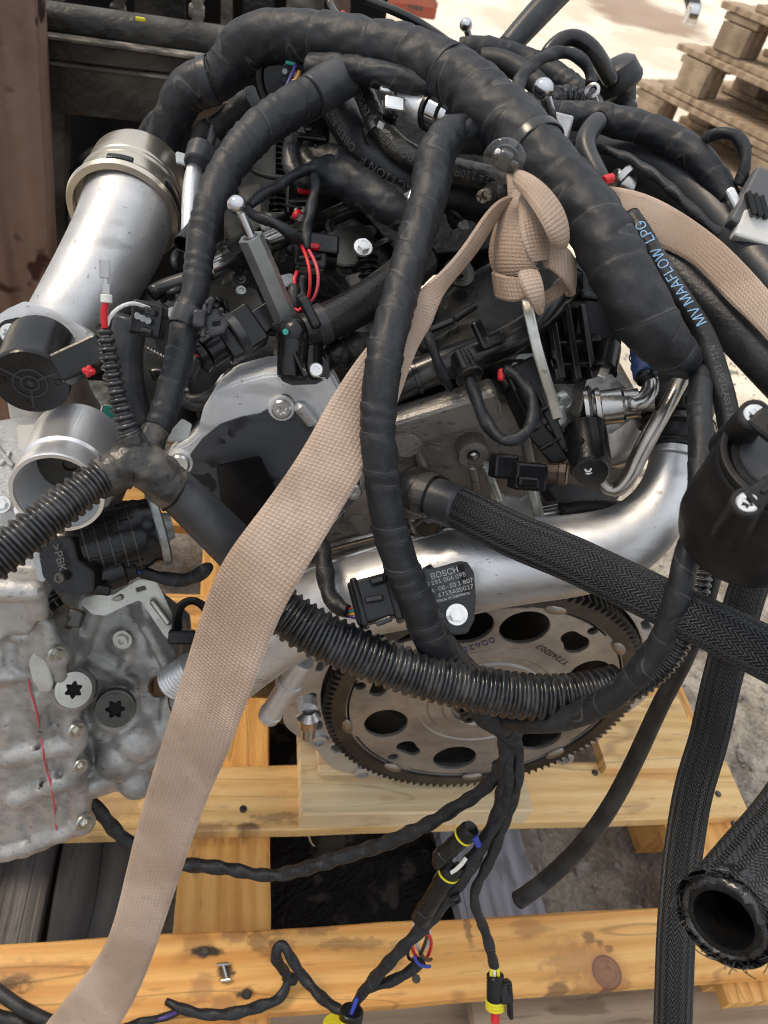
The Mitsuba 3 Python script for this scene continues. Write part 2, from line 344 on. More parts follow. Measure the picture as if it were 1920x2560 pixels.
def braid_h(p, n, uv):
    a = uv.x * 15 + .10 * noise(uv.y * 60, uv.x * 40); t = dr.abs(2 * (a - dr.floor(a)) - 1); ph = uv.y * 310 + 1.5 * t + .35 * noise(uv.y * 90, uv.x * 30, 5.0)
    return dr.abs(dr.sin(np.pi * ph)) * (.55 + .45 * dr.abs(dr.sin(np.pi * (uv.x * 68 + .5 * dr.floor(ph)))))
def braid_c(p, n, uv):
    h = braid_h(p, n, uv); k = fbm(p.x * 60, p.y * 60, p.z * 60)
    return mix((.002, .0021, .0025), (.048, .051, .058), smoothstep(.45, .95, h) * (.55 + .7 * k))
mat('braid', braid_c, .38, spec=.5, bump=braid_h, scale=.0009, eps=2e-4)
def cast_c(lo, hi, f=28):
    def fn(p, n, uv):
        k = fbm(p.x * f, p.y * f, p.z * f, 4); g = noise(p.x * 1400, p.y * 1400, p.z * 1400); s = smoothstep(.66, .72, fbm(p.x * 170 + 5, p.y * 170, p.z * 170, 3))
        return mix(mix(lo, hi, smoothstep(.3, .7, k)), (.10, .095, .085), .55 * s) * (.93 + .14 * g)
    return fn
def clean_c(lo, hi, f=28):
    return lambda p, n, uv: mix(mix(lo, hi, smoothstep(.3, .7, fbm(p.x * f, p.y * f, p.z * f, 4))), (.2, .19, .18), .6 * smoothstep(.745, .77, fbm(p.x * 230 + 5, p.y * 230, p.z * 230, 3)) + .42 * smoothstep(.6, .8, fbm(p.x * 22, p.y * 60, p.z * 60, 4))) * (.94 + .12 * noise(p.x * 1400, p.y * 1400, p.z * 1400))
def gear_c(p, n, uv):
    k = fbm(p.x * 20, p.y * 20, p.z * 20, 4); k2 = fbm(p.x * 120, p.y * 120, p.z * 120, 3); s = smoothstep(.70, .74, fbm(p.x * 260 + 5, p.y * 260, p.z * 260, 3))
    c = mix((.29, .287, .28), (.45, .447, .435), smoothstep(.3, .65, .6 * k + .4 * k2)); o = smoothstep(.52, .72, fbm(p.x * 22 + 7, p.y * 22, p.z * 22, 4) + 1.6 * (p.x + .10))
    return mix(c, (.035, .033, .03), dr.clip(.35 * s + .5 * o, 0, .8)) * (.9 + .2 * noise(p.x * 1300, p.y * 1300, p.z * 1300))
mat('cast_alu', clean_c((.50, .505, .51), (.62, .62, .625)), .48, metallic=.85, bump=lambda p, n, uv: noise(p.x * 1100, p.y * 1100, p.z * 1100), scale=.00010)
mat('bright_cast', clean_c((.64, .645, .65), (.74, .74, .745)), .5, metallic=.45, bump=lambda p, n, uv: noise(p.x * 1100, p.y * 1100, p.z * 1100), scale=.0001)
mat('matte_plastic', dusty((.0065, .0067, .0075), (.05, .049, .048), .35, 50), .52, spec=.3, bump=b_noise(900, 2), scale=.0001)
mat('gear_cast', gear_c, lambda p, n, uv: .4 + .2 * fbm(p.x * 60, p.y * 60, p.z * 60), metallic=.6, bump=lambda p, n, uv: .6 * noise(p.x * 900, p.y * 900, p.z * 900) + .5 * fbm(p.x * 200, p.y * 200, p.z * 200), scale=.0004)
mat('head_cast', cast_c((.22, .205, .19), (.34, .32, .295), 30), .5, metallic=.75, bump=lambda p, n, uv: noise(p.x * 800, p.y * 800, p.z * 800), scale=.0006)
mat('pipe_alu', clean_c((.56, .565, .575), (.70, .705, .72), 14), lambda p, n, uv: .36 + .14 * fbm(p.x * 30, p.y * 80, p.z * 30), metallic=.85, bump=lambda p, n, uv: fbm(p.x * 90, p.y * 90, p.z * 90, 3), scale=.0004)
mat('machined', (.80, .80, .81), .33, metallic=.85, bump=lambda p, n, uv: noise(uv.y * 6000, 3.0, p.z * 3), scale=.00003)
mat('bore_grey', (.50, .51, .52), .5, metallic=.35)
mat('chrome', (.58, .585, .60), .1, metallic=1.0)
mat('warm_steel', lambda p, n, uv: mix((.26, .235, .21), (.46, .43, .39), fbm(p.x * 60, p.y * 20, p.z * 60)), .27, metallic=.95, bump=b_noise(90, 3), scale=.0003)
mat('steel', (.46, .45, .435), .24, metallic=1.0, bump=b_noise(90, 3), scale=.0004)
mat('zinc', clean_c((.62, .62, .6), (.78, .78, .77), 90), .3, metallic=.95)
mat('zinc_plate', clean_c((.42, .42, .38), (.56, .56, .52), 40), .34, metallic=.9)
mat('zinc_grey', clean_c((.3, .315, .315), (.4, .415, .41), 40), .38, metallic=.8)
mat('dark_steel', dusty((.06, .057, .052), (.15, .14, .125), .5, 60), .34, metallic=.75)
mat('collar', lambda p, n, uv: mix((.50, .45, .36), (.66, .61, .52), fbm(p.x * 25, p.y * 25, p.z * 60)), .3, metallic=.95, bump=b_noise(60, 2), scale=.0006)
def fly_c(p, n, uv):
    k = fbm(p.x * 16, p.y * 40, p.z * 16, 4); g = noise(p.x * 160, p.y * 500, p.z * 160)
    return mix((.27, .255, .24), (.47, .45, .425), smoothstep(.25, .75, k)) * (.9 + .2 * g)
mat('flywheel_steel', fly_c, lambda p, n, uv: .33 + .25 * fbm(p.x * 30, p.y * 30, p.z * 30), metallic=.85)
mat('weld', (.30, .265, .23), .36, metallic=.9)
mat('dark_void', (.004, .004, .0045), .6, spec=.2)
mat('cavity_black', dusty((.004, .004, .0045), (.03, .029, .027), .35, 40), .42, spec=.25, bump=b_noise(160, 3), scale=.002)  # near-black: painted shade on the stand-in plates, black rubber in the hose liner
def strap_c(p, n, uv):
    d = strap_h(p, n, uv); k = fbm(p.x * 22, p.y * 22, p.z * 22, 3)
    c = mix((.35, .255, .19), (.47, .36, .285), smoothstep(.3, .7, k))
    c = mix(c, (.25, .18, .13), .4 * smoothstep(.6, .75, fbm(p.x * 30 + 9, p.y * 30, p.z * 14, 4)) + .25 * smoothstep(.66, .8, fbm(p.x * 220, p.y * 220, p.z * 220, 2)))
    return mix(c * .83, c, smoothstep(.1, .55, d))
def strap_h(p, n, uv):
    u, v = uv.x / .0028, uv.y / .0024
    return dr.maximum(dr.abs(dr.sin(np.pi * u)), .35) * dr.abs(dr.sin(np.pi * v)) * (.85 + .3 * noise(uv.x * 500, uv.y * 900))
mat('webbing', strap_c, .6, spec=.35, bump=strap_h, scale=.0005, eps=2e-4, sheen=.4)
def rust_c(p, n, uv):
    k = fbm(p.x * 9, p.y * 9, p.z * 5, 4); b = smoothstep(.64, .72, fbm(p.x * 26 + 3, p.y * 26, p.z * 20, 3)); s = smoothstep(.70, .74, noise(p.x * 160, p.y * 160, p.z * 120))
    return mix(mix(mix((.06, .031, .024), (.20, .135, .105), smoothstep(.25, .75, .6 * k + .4 * fbm(p.x * 60, p.y * 60, p.z * 3, 3))), (.03, .01, .008), b), (.20, .15, .12), .12 * s)
mat('rusty_paint', rust_c, .5, spec=.3, bump=b_noise(60, 4), scale=.002)
mat('black_iron', dusty((.015, .0142, .013), (.085, .076, .064), 1.0, 14, .8), .45, spec=.35, bump=b_noise(90, 4), scale=.003)
mat('weathered_plastic', dusty((.06, .058, .053), (.17, .16, .14), .8, 40), .5, spec=.3, bump=b_noise(300, 3), scale=.0004)
mat('grime', dusty((.05, .046, .04), (.26, .235, .20), 1.1, 30, .8), .6, spec=.3, bump=b_noise(120, 3), scale=.003)
STAINS, KNOTS = [], []
def wood(name, axis, lo, hi, dark, f=1.0, rough=.5, stains=False, crack=0.0, spec=.4):
    def grain(p):
        a, b = (p.x, p.y) if axis == 0 else (p.y, p.x)
        w = .05 * fbm(a * 5, b * 8, p.z * 3, 2); return a, b + w * .22, w
    def col(p, n, uv):
        a, b, w = grain(p)
        g = fbm(a * 3 * f, b * 95 * f, p.z * 40, 3); r = .5 + .5 * dr.sin((b * 330 + 6 * fbm(a * 4, b * 25, 1.0, 2)) * f); big = fbm(a * 5, b * 14, p.z * 8 + 3, 3)
        c = mix(lo, hi, smoothstep(.3, .7, .4 * big + .4 * g + .2 * r)) * (.92 + .16 * fbm(a * 30, b * 700, 4.0, 2))
        c = mix(c, dark, .5 * smoothstep(.62, .8, fbm(a * 26, b * 210, p.z * 30 + 9, 3)) + .55 * smoothstep(.68, .78, fbm(a * 11 + 4, b * 30, 2.0, 4)))
        if crack: c = mix(c, mi.Color3f(dark) * .35, crack * smoothstep(.022, .0, dr.abs(fbm(a * 3, b * 30, 7.0, 2) - .5)))
        if stains:
            for q, ra, rb, col_, k in STAINS:
                e = dr.sqrt(dr.square((p.x - float(q[0])) / ra) + dr.square((p.y - float(q[1])) / rb)) + .9 * (fbm(p.x * 130, p.y * 190, 2.0, 3) - .5)
                c = mix(c, col_, k * smoothstep(1.0, .35, e))
            for q, rr in KNOTS:
                e = dr.sqrt(dr.square(p.x - float(q[0])) + dr.square(p.y - float(q[1]))) / rr
                c = mix(c, (.42, .17, .05), .6 * smoothstep(2.2, .9, e + .35 * fbm(p.x * 90, p.y * 90, 1.0)))
                c = mix(c, mix((.20, .085, .045), (.29, .145, .075), fbm(p.x * 160, p.y * 160, 3.0, 3) + .15 * dr.sin(e * 14 + 3 * fbm(p.x * 80, p.y * 80, 3.0))), smoothstep(1.06, .97, e)); c = mix(c, (.12, .045, .03), .6 * smoothstep(.86, .97, e) * smoothstep(1.1, 1.0, e))
        return c
    def hgt(p, n, uv):
        a, b, w = grain(p); h = fbm(a * 6, b * 260, p.z * 50, 3)
        if crack: h = h - 1.2 * crack * smoothstep(.022, .0, dr.abs(fbm(a * 3, b * 30, 7.0, 2) - .5))
        return h
    mat(name, col, rough, spec=spec, bump=hgt, scale=.0009, eps=7e-4)
def wet_c(p, n, uv):
    k = fbm(p.x * 60, p.y * 60, p.z * 60, 3); d = smoothstep(.60, .63, noise(p.x * 130 + 2 * k, 5.0, p.z * 130)) * smoothstep(.45, .6, fbm(p.x * 25, 2.0, p.z * 25))
    return mix(mix((.040, .043, .05), (.07, .074, .082), k), (.008, .008, .009), d)
mat('wet_plate', wet_c, lambda p, n, uv: .3 + .25 * fbm(p.x * 50, p.y * 50, p.z * 50), spec=.4)
wood('deck_wood', 0, (.60, .28, .07), (.75, .43, .145), (.30, .13, .04), stains=True, crack=.4)
wood('deck_wood_pale', 0, (.60, .36, .13), (.73, .49, .22), (.34, .2, .09), stains=True, crack=.4)
wood('runner_wood', 1, (.56, .265, .065), (.72, .40, .125), (.26, .12, .04), crack=.35)
wood('block_wood', 0, (.64, .48, .27), (.74, .60, .38), (.45, .29, .13), crack=.25)
wood('wet_wood', 1, (.035, .033, .032), (.105, .10, .098), (.02, .018, .017), crack=.7, rough=.42, spec=.4, f=.4)
wood('grey_wood', 1, (.20, .20, .23), (.33, .33, .37), (.1, .09, .09), crack=.5, rough=.6)
wood('old_wood', 0, (.26, .185, .12), (.42, .32, .22), (.13, .085, .055), f=.5, rough=.7)
wood('old_wood_b', 1, (.22, .16, .11), (.38, .29, .205), (.11, .075, .05), f=.5, rough=.7)
def ground_c(p, n, uv):
    k = fbm(p.x * 2.2, p.y * 2.2, 0, 4); g = fbm(p.x * 40, p.y * 40, 1.0, 3); v = voronoi(p.x * 55 + 3 * noise(p.x * 30, p.y * 30), p.y * 55)[0]
    near = mix(mix((.19, .165, .135), (.37, .33, .275), smoothstep(.3, .7, k * .4 + g * .6)) * (.72 + .56 * noise(p.x * 260, p.y * 260, 3.0)), (.3, .28, .25), .5 * smoothstep(.28, .12, v) * smoothstep(.45, .6, g))
    far = mix((.62, .55, .43), (.80, .73, .60), smoothstep(.3, .7, fbm(p.x * 3, p.y * 3, 2.0, 4)))
    st = dr.sqrt(dr.square((p.x - 3.15) / .55) + dr.square((p.y - 7.0) / 1.0)) + .9 * (fbm(p.x * 3, p.y * 3, 5.0, 3) - .5)
    far = mix(far, (.27, .17, .12), .8 * smoothstep(1.0, .6, st))
    dark_patch = dr.sqrt(dr.square((p.x - .17) / .17) + dr.square((p.y - .38) / .30)) + .5 * (fbm(p.x * 14, p.y * 14, 8.0, 3) - .5)
    near = mix(near, mix((.008, .007, .0065), (.04, .036, .032), smoothstep(.55, .75, g)), smoothstep(1.1, .85, dark_patch))  # ground goes near black in an oval below the pallet
    return mix(near, far, smoothstep(1.3, 2.2, p.y + .35 * p.x + 1.0 * (fbm(p.x * 2, p.y * 2, 4.0, 3) - .5)))  # ground colour turns paler with distance
mat('ground_dirt', ground_c, .75, spec=.2, bump=lambda p, n, uv: fbm(p.x * 45, p.y * 45, 0, 4) + .4 * noise(p.x * 300, p.y * 300), scale=.008, eps=2e-3)
mat('pebble', lambda p, n, uv: mix((.13, .115, .10), (.42, .39, .35), noise(p.x * 37, p.y * 37, 3.0)), .7)
mat('red_iron', lambda p, n, uv: mix((.42, .06, .03), (.2, .07, .04), fbm(p.x * 12, p.y * 12, p.z * 12)), .5)
scene['clear'] = {'type': 'thindielectric', 'int_ior': 1.45}
mat('blue_rubber', (.045, .075, .2), .3)

# ================================================================ SETTING: yard ground and gravel
def grid_sheet():
    xs = np.r_[np.linspace(-60, -1.2, 14)[:-1], np.linspace(-1.2, 4, 105), np.linspace(4, 60, 14)[1:]]; ys = np.r_[np.linspace(-40, -.3, 10)[:-1], np.linspace(-.3, 4.5, 97), np.linspace(4.5, 90, 16)[1:]]
    X, Y = np.meshgrid(xs, ys); Z = .018 * (meshkit.fbm(np.stack([X * 9, Y * 9, X * 0], -1), 3) - .5) * (np.abs(X) < 6) * (np.abs(Y) < 6) - .004
    m, n = X.shape; i, j = np.meshgrid(np.arange(m - 1), np.arange(n - 1), indexing='ij'); q = (i * n + j).ravel()
    return trimesh.Trimesh(np.stack([X, Y, Z], -1).reshape(-1, 3), np.vstack([np.stack([q, q + 1, q + n + 1], 1), np.stack([q, q + n + 1, q + n], 1)]), process=False)
add('ground', grid_sheet(), 'ground_dirt', smooth=True); labels['ground'] = {'label': 'grey gravelly dirt turning into paler yard behind the engine', 'kind': 'structure'}
st = []
for _ in range(1500):
    x, y = rng.uniform(-.5, 2.2), rng.uniform(.0, 2.3); r = .003 + .009 * rng.random() ** 4
    if (x - .17) ** 2 / .04 + (y - .38) ** 2 / .12 < 1: continue
    s = trimesh.creation.icosphere(1, r); s.vertices *= rng.uniform(.6, 1.2, 3) * [1, 1, .6]; s.vertices += r * .25 * rng.normal(size=s.vertices.shape); s.apply_translation([x, y, r * .15]); st.append(s)
for _ in range(6800):
    x, y = rng.uniform(.36, 2.0), rng.uniform(.1, 2.2); r = .0016 + .0045 * rng.random() ** 3
    s = trimesh.creation.icosphere(0, r); s.vertices *= rng.uniform(.6, 1.3, 3) * [1, 1, .7]; s.apply_translation([x, y, r * .2]); st.append(s)
add('gravel', cat(*st), 'pebble'); labels['gravel'] = {'label': 'small grey stones strewn over the dirt beside the pallet', 'category': 'gravel', 'kind': 'stuff'}

# ================================================================ PALLET under the engine
ZT, TH = .15, .022
def stain(x, y, ra, rb, col=(.06, .035, .02), k=.8, z=ZT): STAINS.append((on_z(x, y, z)[:2], ra, rb, col, k))
for x, y, ra, rb, col, k in [(512, 2380, .024, .0075, (.02, .015, .012), .95), (565, 2432, .011, .011, (.03, .02, .015), .9), (615, 2485, .014, .007, (.02, .015, .012), .95),
    (590, 2340, .018, .012, (.22, .10, .05), .6), (650, 2350, .02, .016, (.12, .06, .03), .6), (700, 2370, .02, .022, (.14, .07, .035), .55), (505, 2470, .016, .02, (.3, .15, .07), .55), (555, 2510, .02, .012, (.3, .15, .07), .5),
    (1170, 2320, .006, .03, (.16, .08, .04), .7), (790, 2320, .03, .01, (.2, .1, .05), .6), (890, 2360, .05, .008, (.25, .13, .06), .5), (985, 2400, .012, .02, (.2, .1, .05), .4), (1475, 2345, .01, .01, (.12, .06, .03), .7), (1500, 2358, .008, .006, (.12, .06, .03), .7), (1522, 2372, .006, .006, (.12, .06, .03), .7),
    (1440, 2405, .05, .03, (.36, .17, .07), .55), (1400, 2475, .02, .01, (.1, .05, .03), .7), (620, 2068, .02, .006, (.1, .05, .03), .8), (690, 2045, .04, .008, (.2, .11, .06), .6), (490, 2070, .05, .012, (.24, .13, .07), .6), (280, 2010, .05, .03, (.33, .2, .1), .6), (20, 2460, .03, .012, (.05, .03, .02), .8), (60, 2420, .07, .01, (.4, .2, .08), .5)]:
    stain(x, y, ra, rb, col, k)
KNOTS.append((on_z(1517, 2430, ZT)[:2], .0165))
pal = thing('pallet', 'orange pine transport pallet with nailed deck boards carrying the engine', 'pallet')
def plank(name, x0, x1, y0, y1, z0, z1, m, parent, seed=0, axis=0, wob=.0015):
    """A sawn board with slightly wandering edges; axis is its length."""
    L = (x1 - x0) if axis == 0 else (y1 - y0); n = max(int(L / .03), 4); c = .0022
    w = (y1 - y0) if axis == 0 else (x1 - x0); t = z1 - z0
    ring = np.array([(-w/2 + c, -t/2), (w/2 - c, -t/2), (w/2, -t/2 + c), (w/2, t/2 - c), (w/2 - c, t/2), (-w/2 + c, t/2), (-w/2, t/2 - c), (-w/2, -t/2 + c)])
    s = np.linspace(-L / 2, L / 2, n); v = []
    for i, a in enumerate(s):
        e = wob * 2 * (meshkit.noise(np.stack([np.full(8, a * 14 + seed * 9), ring[:, 0] * 8 + 40, ring[:, 1] * 8], -1), seed) - .5)
        b = ring[:, 0] + e * np.sign(ring[:, 0]); zz = ring[:, 1] + .4 * e
        v.append(np.stack([np.full(8, a), b, zz], -1) if axis == 0 else np.stack([-b, np.full(8, a), zz], -1))
    v = np.vstack(v) + [(x0 + x1) / 2, (y0 + y1) / 2, (z0 + z1) / 2]; f = []
    for i in range(n - 1):
        k = np.arange(8); p, q = i * 8 + k, i * 8 + (k + 1) % 8; f += [np.stack([p, q, q + 8], 1), np.stack([p, q + 8, p + 8], 1)]
    e = (n - 1) * 8; f += [np.array([[0, k + 1, k] for k in range(1, 7)]), np.array([[e, e + k, e + k + 1] for k in range(1, 7)])]
    m_ = trimesh.Trimesh(v, np.vstack(f), process=False)
    return add(name, m_, m, parent)
PX0, PX1 = -.49, .712
fy0, fy1 = on_z(960, 2512, ZT)[1], on_z(960, 2305, ZT)[1]
my0, my1 = on_z(960, 2066, ZT)[1], on_z(1850, 1900, ZT)[1]
plank('deck_board', PX0, PX1 + .05, fy0, fy1, ZT - TH, ZT, 'deck_wood', pal, 1)
plank('deck_board', PX0, PX1, my0, my1, ZT - TH, ZT, 'deck_wood_pale', pal, 2)
ys = [(.625, .725), (.86, .96)]
for i, (a, b) in enumerate(ys): plank('deck_board', PX0, PX1, a, b, ZT - TH, ZT, 'deck_wood', pal, 3 + i)
lx0, lx1 = on_z(435, 2310, ZT - TH)[0], on_z(676, 2310, ZT - TH)[0]
for a, b in ((PX0, PX0 + .1), (lx0, lx1), (PX1 - .115, PX1)):
    plank('runner_board', a, b, fy0 - .02, .97, ZT - 2 * TH - .001, ZT - TH - .001, 'runner_wood', pal, 7, axis=1)
    for y in (fy0 + .05, my0 + .05, .67, .91): plank('block', a + .005, b - .005, y - .045, y + .05, .023, ZT - 2 * TH - .002, 'runner_wood', pal, 9, axis=1)
for y in (fy0 - .01, .6): plank('bottom_board', PX0, PX1, y, y + .1, .001, .022, 'old_wood', pal, 12)
def nail(x, y, z, r=.0045): add('nail', lathe(on_z(x, y, z) - UP * .004, UP, [(0, r * .5), (.0035, r), (.005, r), (.0065, r * .7), (.0065, 0)], 14), 'dark_steel', pal)
for x, y in ((512, 2379), (616, 2486), (608, 2023), (1040, 2447), (1487, 1932), (1795, 1985), (1835, 2060)): nail(x, y, ZT)
a, b = on_z(556, 2415, ZT) + UP * .006, on_z(567, 2452, ZT) + UP * .003
add('bent_nail', cat(cyl(a, b, .0016, n=10), cyl(a - V(.006, 0, 0), a + V(.006, 0, 0), .0016, n=10), cyl(b - V(.006, 0, .001), b + V(.004, 0, .001), .002, n=10)), 'steel', pal)
blk = thing('wooden_block', 'pale pine block wedged on the pallet under the flywheel', 'wooden block')
bx0, bx1 = on_z(756, 2024, ZT + .037)[0], on_z(1330, 2016, ZT + .037)[0]; by = on_z(900, 2036, ZT + .037)[1]
plank(None, bx0, bx1, by, by + .135, ZT + .0005, ZT + .037, 'block_wood', blk, 14, wob=.002)
tube('splinter', [(766, 2052, .98, 2.5), (770, 2078, .975, 2.6), (775, 2100, .97, 2.2), (786, 2116, .965, 1.4)], 'block_wood', blk, n=8)
wb = thing('wooden_wedge', 'small pale wedge of wood under the left rim of the flywheel', 'wooden wedge')
p = on_z(865, 1935, ZT + .04)
add(None, box_at(p + V(0, .02, .006), (.07, .045, .012), UP, (0, 1, 0)), 'block_wood', wb)
bp = thing('loose_board', 'pale pine offcut lying on the deck board right of the wedged block', 'board')
p = on_z(1560, 1800, ZT + .02); plank(None, p[0] - .05, p[0] + .1, p[1] - .07, p[1] + .04, ZT + .001, ZT + .02, 'deck_wood_pale', bp, 15)
# weathered planks lying under the pallet
ww = thing('plank_deck', 'wet black weathered board deck under the pallet, left of the strap', 'boards')
q0, q1 = on_z(-60, 2340, .085)[0], on_z(330, 2200, .085)[0]
for k in range(4): plank('board', -.42 + k * (q1 + .42) / 4 + .003, -.42 + (k + 1) * (q1 + .42) / 4 - .003, .08, .66 - .03 * (k % 2), .045, .085 - .004 * (k % 3), 'wet_wood', ww, 21 + k, axis=1)
gw = thing('weathered_plank', 'bluish grey weathered plank slanting under the middle of the pallet', 'plank')
A, B = on_z(1165, 2000, .03), on_z(1330, 2560, .03); dv = nrm(B - A)
m = rbox((.115, .9, .026), .002); add(None, put(m, (A + B) / 2 + V(0, 0, .002), np.cross(dv, UP), dv, UP), 'grey_wood', gw)
bw = thing('weathered_plank', 'brown old plank on the ground at the lower right edge of the pallet', 'plank')
A, B = on_z(1450, 2545, .06), on_z(1900, 2530, .06); dv = nrm(B - A)
add(None, put(rbox((.5, .09, .02), .002), (A + B) / 2, dv, np.cross(UP, dv), UP), 'old_wood', bw)

# ================================================================ FORKLIFT behind the engine
fk = thing('forklift', 'dark dirty forklift mast and fork carriage standing behind the engine', 'forklift')
def wall(pts, Y, t, m, name, rnd=0.0, parent=fk, n=REAR): return add(name, plate(pts, V(0, Y, 0), n, t, rnd, step=.002), m, parent)
wall([(-120, -200), (84, -200), (91, 0), (112, 400), (130, 760), (145, 1250), (-160, 1250)], 1.02, .05, 'rusty_paint', 'mast_rail')
wall([(-400, -300), (1000, -300), (900, 700), (500, 1300), (-400, 1300)], 1.42, .04, 'dark_void', 'rear_guard')  # added black sheet, stands in for the dark depth behind the mast
def beam(a, b, r, Y, m, name):
    A, B = on_plane(*a, (0, Y, 0), REAR), on_plane(*b, (0, Y, 0), REAR); return add(name, cyl(A, B, r, n=30), m, fk, smooth=40)
beam((70, 43), (720, 132), .0205, 1.12, 'black_iron', 'cross_tube')
wall([(95, 92), (560, 158), (540, 196), (98, 146)], 1.085, .03, 'black_iron', 'cross_rail')
wall([(95, 88), (560, 152), (560, 161), (96, 96)], 1.078, .02, 'grime', 'cross_rail_lip')
wall([(95, 154), (520, 208), (500, 322), (105, 279)], 1.09, .06, 'black_iron', 'fork_bar')
wall([(95, 152), (520, 205), (520, 212), (95, 160)], 1.086, .03, 'grime', 'fork_bar_lip')
for x0, x1, m in ((108, 160, 'black_iron'), (380, 402, 'grime'), (555, 585, 'grime'), (610, 690, 'black_iron'), (720, 815, 'grime'), (830, 880, 'rusty_paint')):
    wall([(x0, -120), (x1, -120), (x1 + 6, 700), (x0 + 8, 700)] if x0 < 200 else [(x0, -160), (x1, -160), (x1 - 5, 90), (x0 - 5, 90)], 1.3, .05, m, 'mast_upright')
for x0, x1 in ((335, 452),): wall([(x0, -140), (x1, -140), (x1 + 8, 60), (x0, 46)], 1.24, .05, 'black_iron', 'lift_cylinder')
for cx in (140, 296, 492):
    for k in range(7):
        y = -60 + k * 22; p = on_plane(cx + (k % 2) * 2, y, (0, 1.18, 0), REAR); add('chain_link', box_at(p, (.014 if k % 2 else .02, .016, .012), REAR, r=.003), 'grime', fk)
tube('hose', [(185, 700, 1.3, 16), (190, 560, 1.28, 18), (205, 430, 1.28, 20), (245, 385, 1.28, 22), (285, 410, 1.3, 22)], 'rubber', fk)
add('yellow_tag', box_at(on_plane(351, 48, (0, 1.08, 0), REAR), (.011, .004, .004), REAR, r=.001), 'yellow', fk)

# ================================================================ far things on the yard
rd = thing('metal_frame', 'orange red painted metal frame lying far off on the pale yard', 'metal frame')
a, b = on_z(960, 2, .10), on_z(1085, 22, .10)
add('beam', put(rbox((np.linalg.norm(b - a), .12, .09), .01), (a + b) / 2, nrm(b - a), np.cross(UP, nrm(b - a)), UP), 'red_iron', rd)
a2, b2 = on_z(930, -30, .25), on_z(1075, -8, .2)
add('beam', put(rbox((np.linalg.norm(b2 - a2), .1, .08), .01), (a2 + b2) / 2, nrm(b2 - a2), nrm(np.cross(UP, nrm(b2 - a2))), UP), 'red_iron', rd)
p = on_z(1040, 10, .14); add('cross_bar', box_at(p, (.08, .06, .05), UP), 'rusty_paint', rd)
bf = thing('pipe_elbow', 'black pipe elbow standing on the yard behind the stacked pallets', 'pipe')
tube('pipe', [(1725, -20, 3.6, 18), (1733, 12, 3.6, 18), (1730, 34, 3.55, 16)], 'rubber', bf); tube('flange', [(1718, 34, 3.5, 24), (1742, 38, 3.5, 24)], 'chrome', bf)

# stack of used pallets, each board of each pallet a part
zc = .431
e0, e1 = on_z(1592, 196, zc), on_z(1920, 362, zc); AX = nrm(e1 - e0); AY = np.cross(UP, AX)
ORG = e0 - UP * zc
TXT = ['lowest', 'second from the ground', 'third from the ground', 'fourth from the ground', 'fifth from the ground', 'topmost']
for k in range(6):
    t = thing('stacked_pallet', f'grey brown used wooden pallet, {TXT[k]} in the stack at upper right', 'pallet', 'stacked pallets')
    z0 = .144 * k; sh = V(rng.normal() * .015, rng.normal() * .015, 0)
    if k == 3: sh = V(.12, .0, 0)
    if k == 4: sh = V(.20, .02, 0)
    if k == 5: sh = V(.30, .04, 0)
    def pb(nm, u0, u1, v0, v1, a, b, m):
        c = ORG + AX * ((u0 + u1) / 2 + sh[0]) + AY * ((v0 + v1) / 2 + sh[1]) + UP * (z0 + (a + b) / 2)
        g = rng.normal(0, .003, 3)
        add(nm, put(rbox((u1 - u0, v1 - v0, b - a), .003, 6), c + g * [1, 1, .3], AX, AY, UP), m, t)
    for j in range(7): pb('deck_board', -.012 + .02 * rng.random(), 1.2, j * .115, j * .115 + .1 + .008 * rng.random(), .124, .143, 'old_wood')
    for u in (0.02, .53, 1.05): pb('runner_board', u, u + .13, 0, .8, .1, .121, 'old_wood_b')
    for u in (0.02, .53, 1.05):
        for v in (.0, .33, .7): pb('block', u + .01, u + .12, v, v + .1, .022, .099, 'old_wood_b')
    for v in (.0, .33, .68): pb('bottom_board', 0, 1.2, v, v + .11, .001, .021, 'old_wood')

# ================================================================ ENGINE
E = thing('engine', 'silver and black car engine seen from its flywheel end, strapped and standing on the pallet', 'engine')
def T_(name, pts, m, kind='smooth', parent=E, **k): return tube(name, pts, m, parent, kind, **k)
def C_(name, a, b, ra, m, rb=None, parent=E, bev=.12, n=28): 
    A, B = W(*a), W(*b); return add(name, cyl(A, B, ra * a[2] / FOC, None if rb is None else rb * a[2] / FOC, bev, n), m, parent, smooth=35)
def PL(name, pts, p0, n, t, m, rnd=.003, holes=(), parent=E, **k): return add(name, plate(pts, W(*p0), nrm(n), t, rnd, holes, **k), m, parent)
# core of the block: crankcase, V and valley, all dark behind the hoses
core = s_or([s_hull([(x, y, z) for x in (.03, .38) for y in (.50, .93) for z in (.22, .52)], .02), s_hull([(.02, y, .52) for y in (.52, .93)] + [(.2, y, .52) for y in (.52, .93)] + [(-.02, y, .66) for y in (.55, .93)] + [(.12, y, .70) for y in (.55, .93)], .02),
             s_hull([(.26, y, .5) for y in (.52, .93)] + [(.40, y, .54) for y in (.52, .93)] + [(.28, y, .68) for y in (.56, .93)] + [(.42, y, .64) for y in (.56, .93)], .02)], .02)
add('crankcase', snet(core, (-.06, .46, .18), (.56, .97, .74), .008), 'dark_steel', E, smooth=True)
add('oil_pan', put(rbox((.29, .36, .17), .02), V(.22, .68, .235), V(1, 0, 0), V(0, 1, 0), UP), 'plastic', E)
